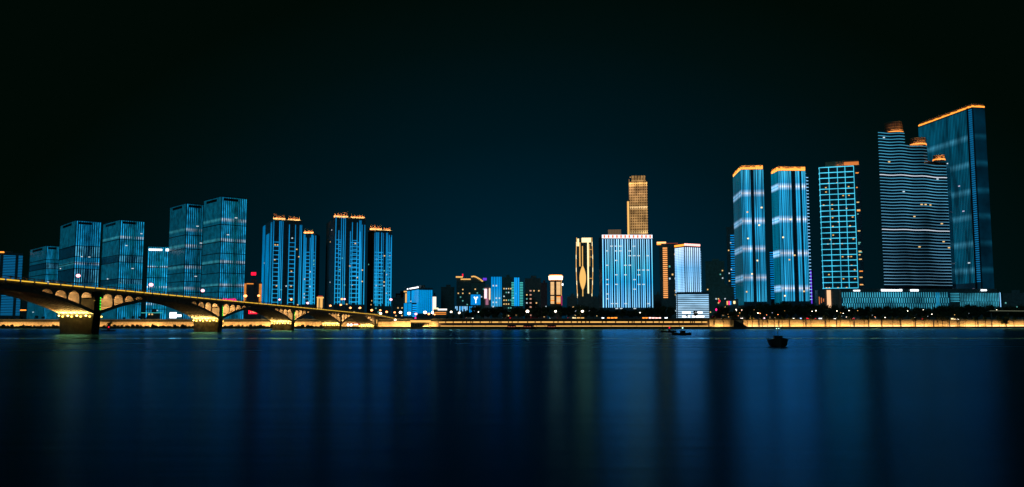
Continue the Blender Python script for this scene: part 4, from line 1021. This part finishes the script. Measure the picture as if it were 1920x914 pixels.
# ------------------------------------------------------------------ trees
def crown_mesh(seed, mat, W=5.0, H=6.0, n=760):
    rnd = random.Random(seed); bm = bmesh.new(); lobes = []
    for _ in range(rnd.randint(9, 12)):
        a = rnd.uniform(0, 6.28); r = rnd.uniform(.1, .75)*W*.5*1.2; z = rnd.uniform(.15, .85)*H
        k = 1-abs(z/H-.45)*.9; lobes.append((math.cos(a)*r*k, math.sin(a)*r*k, z, rnd.uniform(.18, .3)*W))
    for _ in range(n):
        lx, ly, lz, lr = rnd.choice(lobes); d = Vector((rnd.gauss(0, 1), rnd.gauss(0, 1), rnd.gauss(0, .8))).normalized()*lr*rnd.uniform(.55, 1.1)
        c = Vector((lx, ly, lz))+d; s = rnd.uniform(.16, .38); q = Matrix.Rotation(rnd.uniform(0, 6.28), 3, Vector((rnd.gauss(0, 1), rnd.gauss(0, 1), rnd.gauss(0, 1))).normalized())
        vs = [bm.verts.new(c+q @ Vector(v_)*s) for v_ in ((-1, -.6, 0), (1, -.7, .2), (.9, .8, 0), (-.8, .7, -.2))]
        bm.faces.new(vs)
    for lx, ly, lz, lr in lobes:
        r = bmesh.ops.create_icosphere(bm, subdivisions=1, radius=lr*.62)
        for v_ in r['verts']: v_.co = v_.co*rnd.uniform(.75, 1.1)+Vector((lx, ly, lz))
    return mesh_from(bm, 'tree_crown', mat)
def trunk_mesh(seed, h=6):
    rnd = random.Random(seed); bm = bmesh.new()
    def limb(a, b_, r0, r1):
        d = b_-a; r = bmesh.ops.create_cone(bm, cap_ends=True, segments=7, radius1=r0, radius2=r1, depth=d.length)
        q = Vector((0, 0, 1)).rotation_difference(d.normalized())
        for v_ in r['verts']: v_.co = q @ (v_.co+Vector((0, 0, d.length/2)))+a
    top = Vector((rnd.uniform(-.3, .3), rnd.uniform(-.3, .3), h*.6)); limb(Vector((0, 0, -.2)), top, .24, .16)
    for i in range(5):
        a = i*1.256+rnd.uniform(-.3, .3); limb(top-Vector((0, 0, rnd.uniform(0, 1))), top+Vector((math.cos(a)*1.7, math.sin(a)*1.7, rnd.uniform(1.5, 3))), .12, .04)
    return mesh_from(bm, 'trunk', M_trunk)
CR = [crown_mesh(i, M_leaf[i % 2], W=random.uniform(5.5, 7), H=random.uniform(5, 6.5)) for i in range(6)]; TR = [trunk_mesh(i) for i in range(3)]
BUSH = [crown_mesh(20+i, M_leaf[i % 2], W=3.2, H=1.8, n=260) for i in range(3)]
LM = [(-99, 'at the far left of the bank before the dark lined tower'), (60, 'before the glass slabs left of the first pier'), (200, 'seen under the first arch before the blue glass towers'), (300, 'seen under the second arch beside the white sign'),
      (440, 'seen under the third arch'), (560, 'behind the small far arches of the bridge'), (735, 'between the bridge end and the blue hotel'), (825, 'around the low building with blue windows'),
      (915, 'before the two bright blue central towers'), (1000, 'before the crowned tower with cream bays'), (1075, 'before the gold-outlined tower'), (1128, 'before the wide white-blue striped tower'),
      (1230, 'before the tower above the white-lined block'), (1333, 'beside the white-lined block at the river steps'), (1375, 'before the first orange-crowned tower'), (1445, 'before the second orange-crowned tower'),
      (1525, 'before the blue grid tower'), (1600, 'before the left part of the rippling podium'), (1690, 'before the middle of the rippling podium'), (1790, 'before the podium end block'), (1870, 'at the far right of the bank')]
def where(px):
    r = LM[0][1]
    for a, s in LM:
        if px >= a: r = s
    return r
ntree = 0
def tree(px, back, ytop, row, z=GZ, wide=1., cb=None):
    global ntree
    p = gpt(px, back, z); H = at(px, ytop, p.y).z-z
    if H < 2: return
    lab = 'dark %s tree %s' % (row, where(px)); s = H/8.6
    e = empty('tree', p, random.uniform(0, 6.28), label=lab, cat='tree', group=lab+' group')
    c0 = cb if cb else 2.6*s
    link('crown', random.choice(CR), e, (0, 0, c0), 0, (s*wide*random.uniform(.9, 1.2), s*wide*random.uniform(.9, 1.2), (H-c0)/6)); link('trunk', random.choice(TR), e, (0, 0, 0), 0, (s*.8, s*.8, (c0+(H-c0)*.35)/6))
    ntree += 1
random.seed(5)
# silhouette of the tree tops across the bank (px -> y)
SK = [(-40, 597), (30, 595), (70, 592), (110, 597), (205, 600), (245, 590), (275, 590), (300, 596), (330, 599), (420, 600), (560, 600), (700, 601), (745, 601), (810, 596), (840, 590), (870, 588), (892, 573), (905, 574), (940, 574), (985, 576), (1020, 573), (1060, 571), (1125, 573), (1135, 579), (1180, 579), (1225, 575), (1262, 573), (1268, 600), (1328, 600), (1340, 584), (1352, 573), (1380, 577), (1400, 568), (1450, 566), (1500, 568), (1545, 570), (1590, 572), (1660, 573), (1720, 574), (1742, 577), (1765, 571), (1820, 570), (1875, 572), (1960, 571)]
def sky_y(px):
    for (a, ya), (b_, yb) in zip(SK, SK[1:]):
        if a <= px <= b_: return ya+(yb-ya)*(px-a)/(b_-a)
    return 590
px = -30
while px < 1950:
    yt = sky_y(px)
    step = 13 if yt < 585 else 14
    if not (1266 < px < 1332):
        tree(px+random.uniform(-3, 3), random.uniform(34, 50), yt+random.uniform(-1, 3), 'tall')
    px += step
px = 840
while px < 1950:
    if not (1262 < px < 1336): tree(px+random.uniform(-3, 3), random.uniform(27, 31), sky_y(px)+(603-sky_y(px))*.38+random.uniform(-2, 2), 'lower')
    px += 15
# trees whose trunks stand on the lower walk before the wall, right section
px = 1338
while px < 1915:
    tree(px, random.uniform(6.8, 7.2), random.uniform(588, 594), 'riverside', z=1.3, wide=.6, cb=4.3); px += random.choice([9, 14, 19, 26])
for px in (1288, 1304): tree(px, 12, 581+abs(px-1304)*.5, 'thin-crowned', wide=.6)
for px, back, yt in ((1884, 4, 597), (206, 6.5, 604), (414, 6, 605)): tree(px, back, yt, 'round low', z=1.2, wide=1.3)
nb_ = 0
for px in list(range(-20, 115, 7))+list(range(195, 366, 7))+list(range(420, 512, 7))+list(range(560, 612, 8)):
    p = gpt(px+random.uniform(-2, 2), random.uniform(2.8, 4.5), .9); lab = 'dark shrub on the bank foot ' + ('left of the first pier' if px < 150 else 'between the first and second piers' if px < 380 else 'between the second and third piers' if px < 520 else 'between the third and fourth piers')
    e = empty('shrub', p, random.random()*6, label=lab, cat='shrub', group=lab+' group'); s = random.uniform(.4, .85)
    link('foliage', random.choice(BUSH), e, (0, 0, -.1), 0, (s*1.2, s, s))
    link('stem', unit_cyl(M_trunk), e, (0, 0, -.2), 0, (.06, .06, 1))
# river steps ramp (dark wedge)
a = gpt(1376, 5); c = gpt(1402, 5)
bm = bmesh.new(); L = (c-a).length
v1 = [(0, 0, 1.25), (L, 0, 1.25), (0, 0, 5.2)]; v2 = [(x, 2.2, z) for x, y, z in v1]
A = [bm.verts.new(v_) for v_ in v1]; B = [bm.verts.new(v_) for v_ in v2]
bm.faces.new(A); bm.faces.new(B[::-1])
for i in range(3): bm.faces.new((A[i], B[i], B[(i+1) % 3], A[(i+1) % 3]))
o = link('river_stairs', mesh_from(bm, 'river_stairs', M_bank), None, (a.x, a.y, 0), math.atan2((c-a).y, (c-a).x)); tag(o, 'dark sloping stair wedge against the amber wall near its left end', 'stairs')

# ------------------------------------------------------------------ cars on the riverside road
paint = [pmat('car_paint_white', (.6, .6, .6), .3, noise=.03), pmat('car_paint_dark', (.04, .04, .05), .3, noise=.03), pmat('car_paint_red', (.35, .03, .03), .3, noise=.03), pmat('car_paint_silver', (.35, .36, .38), .3, metal=.5, noise=.03)]
def car_body(mat):
    bm = bmesh.new()
    prof = [(-2.2, .35), (2.2, .35), (2.25, .75), (1.3, .95), (.7, 1.42), (-1.2, 1.45), (-1.9, .98), (-2.25, .85)]
    a = [bm.verts.new((x, -.85, z)) for x, z in prof]; b_ = [bm.verts.new((x, .85, z)) for x, z in prof]
    bm.faces.new(a); bm.faces.new(b_[::-1])
    for i in range(len(prof)): bm.faces.new((a[i], b_[i], b_[(i+1) % 8], a[(i+1) % 8]))
    bmesh.ops.bevel(bm, geom=bm.edges[:], offset=.07, segments=2)
    return mesh_from(bm, 'body', mat)
bodies = [car_body(m_) for m_ in paint]
bm = bmesh.new(); bmesh.ops.create_cone(bm, cap_ends=True, segments=16, radius1=.32, radius2=.32, depth=.2); bmesh.ops.rotate(bm, verts=bm.verts, cent=(0, 0, 0), matrix=Matrix.Rotation(R(90), 3, 'X')); WH = mesh_from(bm, 'wheel', M_rubber)
E_head = emat('headlamp', (255, 245, 230), 9); E_tail = emat('tail_lamp', (255, 10, 30), 5)
def car(px, back, flip, label, ci):
    p = gpt(px, back, GZ); q = gpt(px+3, back, GZ); rz = math.atan2((q-p).y, (q-p).x)+(math.pi if flip else 0)
    e = empty('car', (p.x, p.y, GZ+.006), rz, label=label, cat='car')
    link('body', bodies[ci], e)
    for x in (-1.35, 1.35):
        for y in (-.82, .82): link('wheel', WH, e, (x, y, .33))
    for y in (-.6, .6):
        link('headlight', unit_box(E_head), e, (2.2, y, .68), 0, (.14, .34, .2)); link('tail_light', unit_box(E_tail), e, (-2.24, y, .78), 0, (.1, .36, .2))
    link('window', unit_box(M_glass), e, (-.2, -.86, 1.15), 0, (1.7, .04, .34)); link('window', unit_box(M_glass), e, (-.2, .86, 1.15), 0, (1.7, .04, .34))
cl = ['below the low blue-windowed building', 'left of the lamp before the dark block', 'below the dark block', 'below the crowned tower', 'left of the kiosk below the gold tower', 'below the left half of the wide white-blue tower', 'beside the white-lined block', 'below the first orange-crowned tower', 'between the two orange-crowned towers', 'below the second orange-crowned tower', 'left of the peach column', 'below the grid tower', 'below the podium left end', 'below the long white podium sign', 'below the middle of the podium', 'below the podium end block']
for i, px in enumerate([880, 950, 1002, 1038, 1072, 1150, 1345, 1396, 1440, 1492, 1535, 1570, 1605, 1660, 1735, 1800]):
    car(px, 15+(i % 2)*5, i % 2, ['white', 'black', 'red', 'silver'][i % 4]+' car with lights on, driving '+cl[i], i % 4)

# ------------------------------------------------------------------ shop lights, kiosks and signals on the bank
def kiosk(px0, px1, y0, y1, mat, label, back=11.5, seedn=1):
    a = gpt(px0, back); c = gpt(px1, back); z1 = at(px0, y0, a.y).z; W = (c-a).length
    e = empty('kiosk', ((a.x+c.x)/2, (a.y+c.y)/2, GZ), math.atan2((c-a).y, (c-a).x), label=label, cat='kiosk'); H = max(1.2, z1-GZ)
    link('body', unit_box(M_conc), e, (0, 1, H/2), 0, (W, 1.8, H))
    link('roof', unit_box(M_dark), e, (0, .9, H+.1), 0, (W+.4, 2.4, .2)); n = max(2, int(W/1.8))
    for i in range(n): link('window', unit_box(mat), e, (-W/2+(i+.5)*W/n, .06, H*.55), 0, (W/n*.78, .14, H*random.uniform(.45, .8)))
kiosk(1073, 1080, 597, 601, E_goldhi, 'small gold lit kiosk below the gold-outlined tower')
kiosk(1081, 1096, 600, 602, E_gold, 'low dim lit shelter right of the small gold kiosk')
kiosk(1128, 1133, 596, 601, E_white, 'white lit kiosk at the left foot of the wide white-blue tower')
kiosk(1138, 1158, 597.5, 600, E_orange, 'low orange lit shop front below the wide white-blue tower')
kiosk(1204, 1215, 599, 602, E_orange, 'orange lit shop at the left end of the brightest pink shop')
kiosk(1216, 1240, 596.5, 602, emat('pink_glow', (255, 190, 180), 3), 'overexposed pink-white riverside shop below the wide tower')
kiosk(1246, 1252, 599, 602, E_white, 'tiny white lit booth right of the pink-white shop')
kiosk(1405, 1414, 598, 601, emat('amber_shop', (255, 190, 60), 2), 'amber lit booth below the first orange-crowned tower')
kiosk(1425, 1437, 597.5, 600.5, emat('lilac_shop', (255, 215, 235), 2.4), 'lilac-white lit shop below the gap of the crowned towers')
kiosk(1500, 1507, 597, 600, emat('blue_white', (150, 190, 255), 3), 'blue-white police-like booth below the second crowned tower')
kiosk(1512, 1523, 597, 600.5, E_red, 'red lit booth right of the blue-white one')
kiosk(1535, 1542, 597, 600.5, E_white, 'white lit booth left of the peach column')
kiosk(1783, 1792, 596, 599, E_goldhi, 'pale gold lit booth below the podium end block')
for i, (px, py, m_, lb) in enumerate([(921.5, 600.5, E_red, 'red signal light on the bank before the pink-white tower'), (1343, 581, E_pink, 'upper pink light right of the white-lined block'), (1336, 595, E_pink, 'lower pink light right of the white-lined block'), (779, 597, E_pink, 'pink light on a pole between annex and pavilion'),
        (1349, 565, E_red, 'red light high on the dark green-grey block side')]):
    p = at(px, py, 520); e = empty('signal_light', (p.x, p.y, GZ), 0, label=lb, cat='light'); link('pole', unit_cyl(M_metal), e, (0, 0, 0), 0, (.08, .08, p.z-GZ)); link('lamp', unit_ball(m_), e, (0, 0, p.z-GZ), 0, (.55, .4, .8))
random.seed(99)
for i in range(46):      # park lanterns glimpsed between the trees
    px = random.choice([random.uniform(1345, 1900), random.uniform(1345, 1650)]); py = random.uniform(579, 598)
    p0 = gpt(px, 24.8); lab = 'small park lantern glimpsed between trees %s' % where(px)
    p = at(px, py, p0.y); street_lamp(Vector((p.x, p0.y, GZ)), max(1.5, p.z-GZ), random.choice([E_lampw, E_lampw, E_gold, E_whitewin, E_lampo]), random.uniform(.18, .4), lab, group=lab+' group', base_r=.06)
# riverside posts dividing the wall light
for i, px in enumerate(range(1340, 1912, 29)):
    p = gpt(px+random.uniform(-6, 6), 7.4, 1.3); lab = 'thin dark post before the amber wall ' + where(px)
    e = empty('promenade_post', p, 0, label=lab, cat='post', group=lab+' group'); link('shaft', unit_cyl(M_metal), e, (0, 0, 0), 0, (.36, .36, 4.3)); link('cap', unit_box(M_metal), e, (0, 0, 4.35), 0, (.6, .6, .15))
# elevated walkway light line on the right edge
a = gpt(1856, 22); c = gpt(1960, 22); e = empty('footbridge', ((a.x+c.x)/2, (a.y+c.y)/2, GZ), math.atan2((c-a).y, (c-a).x), label='unlit raised walkway with one faint light line at the right edge', cat='bridge')
zz_ = at(1890, 583, a.y).z-GZ; L = (c-a).length
link('deck', unit_box(M_conc), e, (0, 1, zz_-.4), 0, (L, 2.5, .4)); link('light_strip', unit_box(emat('faint_line', (120, 125, 100), .8)), e, (0, -.4, zz_), 0, (L, .12, .3))
for s in (-.45, -.15, .15, .45): link('pillar', unit_cyl(M_conc, 1), e, (L*s, 1, 0), 0, (.35, .35, zz_-.6))

# ------------------------------------------------------------------ boats
def hull_mesh(L, W, H, mat=M_hull):
    bm = bmesh.new(); n = 12; rows = []
    for i in range(n+1):
        x = i/n; wd = W/2*(1-(max(0, x-.55)/.45)**2.2)*(.78+.22*min(1, x*4)); sh = H*(1+.35*max(0, x-.5)**2*4+.12*max(0, .2-x)*5)
        rows.append([bm.verts.new(((x-.5)*L, y*max(wd, .02), z)) for y, z in ((-1, sh), (-.82, H*.2), (-.3, -.2), (.3, -.2), (.82, H*.2), (1, sh), (.86, sh-.02), (.7, H*.55), (-.7, H*.55), (-.86, sh-.02))])
    for a, b_ in zip(rows, rows[1:]):
        for j in range(10): bm.faces.new((a[j], b_[j], b_[(j+1) % 10], a[(j+1) % 10]))
    bm.faces.new(rows[0][::-1]); bm.faces.new(rows[-1]); return mesh_from(bm, 'hull', mat)
def boat(px, ybase, L, W, H, rz, label, cab, mast, lamps, lamp_mat, lamp_r=.12):
    Y = CAMZ*F/(ybase-610)*1.0; p = at(px, 610, Y)
    e = empty('boat', (p.x, Y, 0), rz, label=label, cat='boat'); link('hull', hull_mesh(L, W, H), e)
    cl_, cw, ch, cx = cab; bm = bmesh.new(); prism(bm, [(-cl_/2, -cw/2), (cl_/2, -cw/2), (cl_/2, cw/2), (-cl_/2, cw/2)], 0, ch); bbox(bm, (0, 0, ch+.03), (cl_*1.2, cw*1.15, .06))
    link('cabin', mesh_from(bm, 'cabin', M_hull), e, (cx, 0, H*.5)); link('mast', unit_cyl(M_metal), e, (cx, 0, H*.5+ch), 0, (.04, .04, max(.1, mast-H*.5-ch)))
    for dx in lamps: link('lamp', unit_ball(lamp_mat), e, (cx, dx, mast), 0, (lamp_r,)*3)
    if len(lamps) > 1: link('lamp_bar', unit_box(M_metal), e, (cx, 0, mast-.04), 0, (.04, .5, .04))
    link('outboard_motor', unit_box(M_rubber), e, (-L/2-.12, 0, H*.6), 0, (.25, .3, .7))
boat(1279, 628.5, 4.2, 1.5, .45, R(8), 'larger of two dark boats near the far bank with a white lamp', (1.0, .9, .75, .1), 1.6, [0], emat('boat_white', (190, 255, 240), 3), .14)
boat(1254.5, 623.5, 4.4, 1.5, .4, R(-5), 'smaller of two dark boats near the far bank with a red lamp', (.7, .8, .6, .1), 1.4, [0], E_red, .2)
boat(1458, 650, 4.6, 1.95, .72, R(-100), 'dark boat head-on in open water at right with twin white lamps', (.9, .8, .7, 0), 1.85, [-.11, .11], emat('boat_pale', (190, 255, 240), 3), .045)
boat(204, 621.5, 5, 1.6, .4, R(0), 'low dark boat with a red lamp just right of the first pier', (.8, .9, .5, 0), 1.5, [0], E_red, .22)
for px, lb in ((961, 'left of three dark moored boats at the two-line wall'), (991, 'middle one of three dark moored boats at the two-line wall'), (1036, 'right of three dark moored boats at the two-line wall')):
    Y = 466; p = at(px, 610, Y); e = empty('moored_boat', (p.x, Y, 0), R(3), label=lb, cat='boat'); link('hull', hull_mesh(8, 2.6, .9), e)
    bm = bmesh.new(); bbox(bm, (-.5, 0, 1.5), (4.6, 2.1, 1.5)); bbox(bm, (-.5, 0, 2.3), (5.2, 2.5, .15)); link('cabin', mesh_from(bm, 'cabin', M_hull), e)
    for dx in (-2, -.6, .8): link('window', unit_box(emat('boat_window', (220, 120, 80), .6) if 'boat_window' not in bpy.data.materials else bpy.data.materials['boat_window']), e, (dx, -1.07, 1.4), 0, (.7, .06, .4))

# sub-parts: lamps on their masts, lights and fins on their crowns, floodlights on their piers
RULES = {'lamp': 'mast', 'lamp_bar': 'mast', 'headlight': 'body', 'tail_light': 'body', 'floodlight': 'pier', 'floodlight_bracket': 'pier', 'signal_light': 'pier_wall',
         'crown_fin': 'crown', 'crown_light': 'crown', 'crown_ring': 'crown', 'letter': 'panel', 'emblem': 'panel', 'lamp_globe': 'pole'}
def base(n): return n.split('.')[0]
for e in [o for o in bpy.data.objects if o.parent is None and o.type == 'EMPTY']:
    ch = list(e.children); kids = {}
    for c in ch: kids.setdefault(base(c.name), []).append(c)
    for cn, pn in list(RULES.items())+([('window', 'body')] if base(e.name) in ('car', 'kiosk') else [('window', 'cabin')] if 'boat' in e.name else [])+([('light_strip', 'railing')] if base(e.name) == 'arch_bridge' else []):
        if cn not in kids or pn not in kids: continue
        for c in kids[cn]:
            p = min(kids[pn], key=lambda q: ((q.location if q.location.length > .01 or len(kids[pn]) == 1 else sum((v.co for v in q.data.vertices), Vector())/len(q.data.vertices))-c.location).length)
            c.parent = p; c.matrix_parent_inverse = p.matrix_basis.inverted()
print('trees', ntree, 'objects', len(bpy.data.objects))
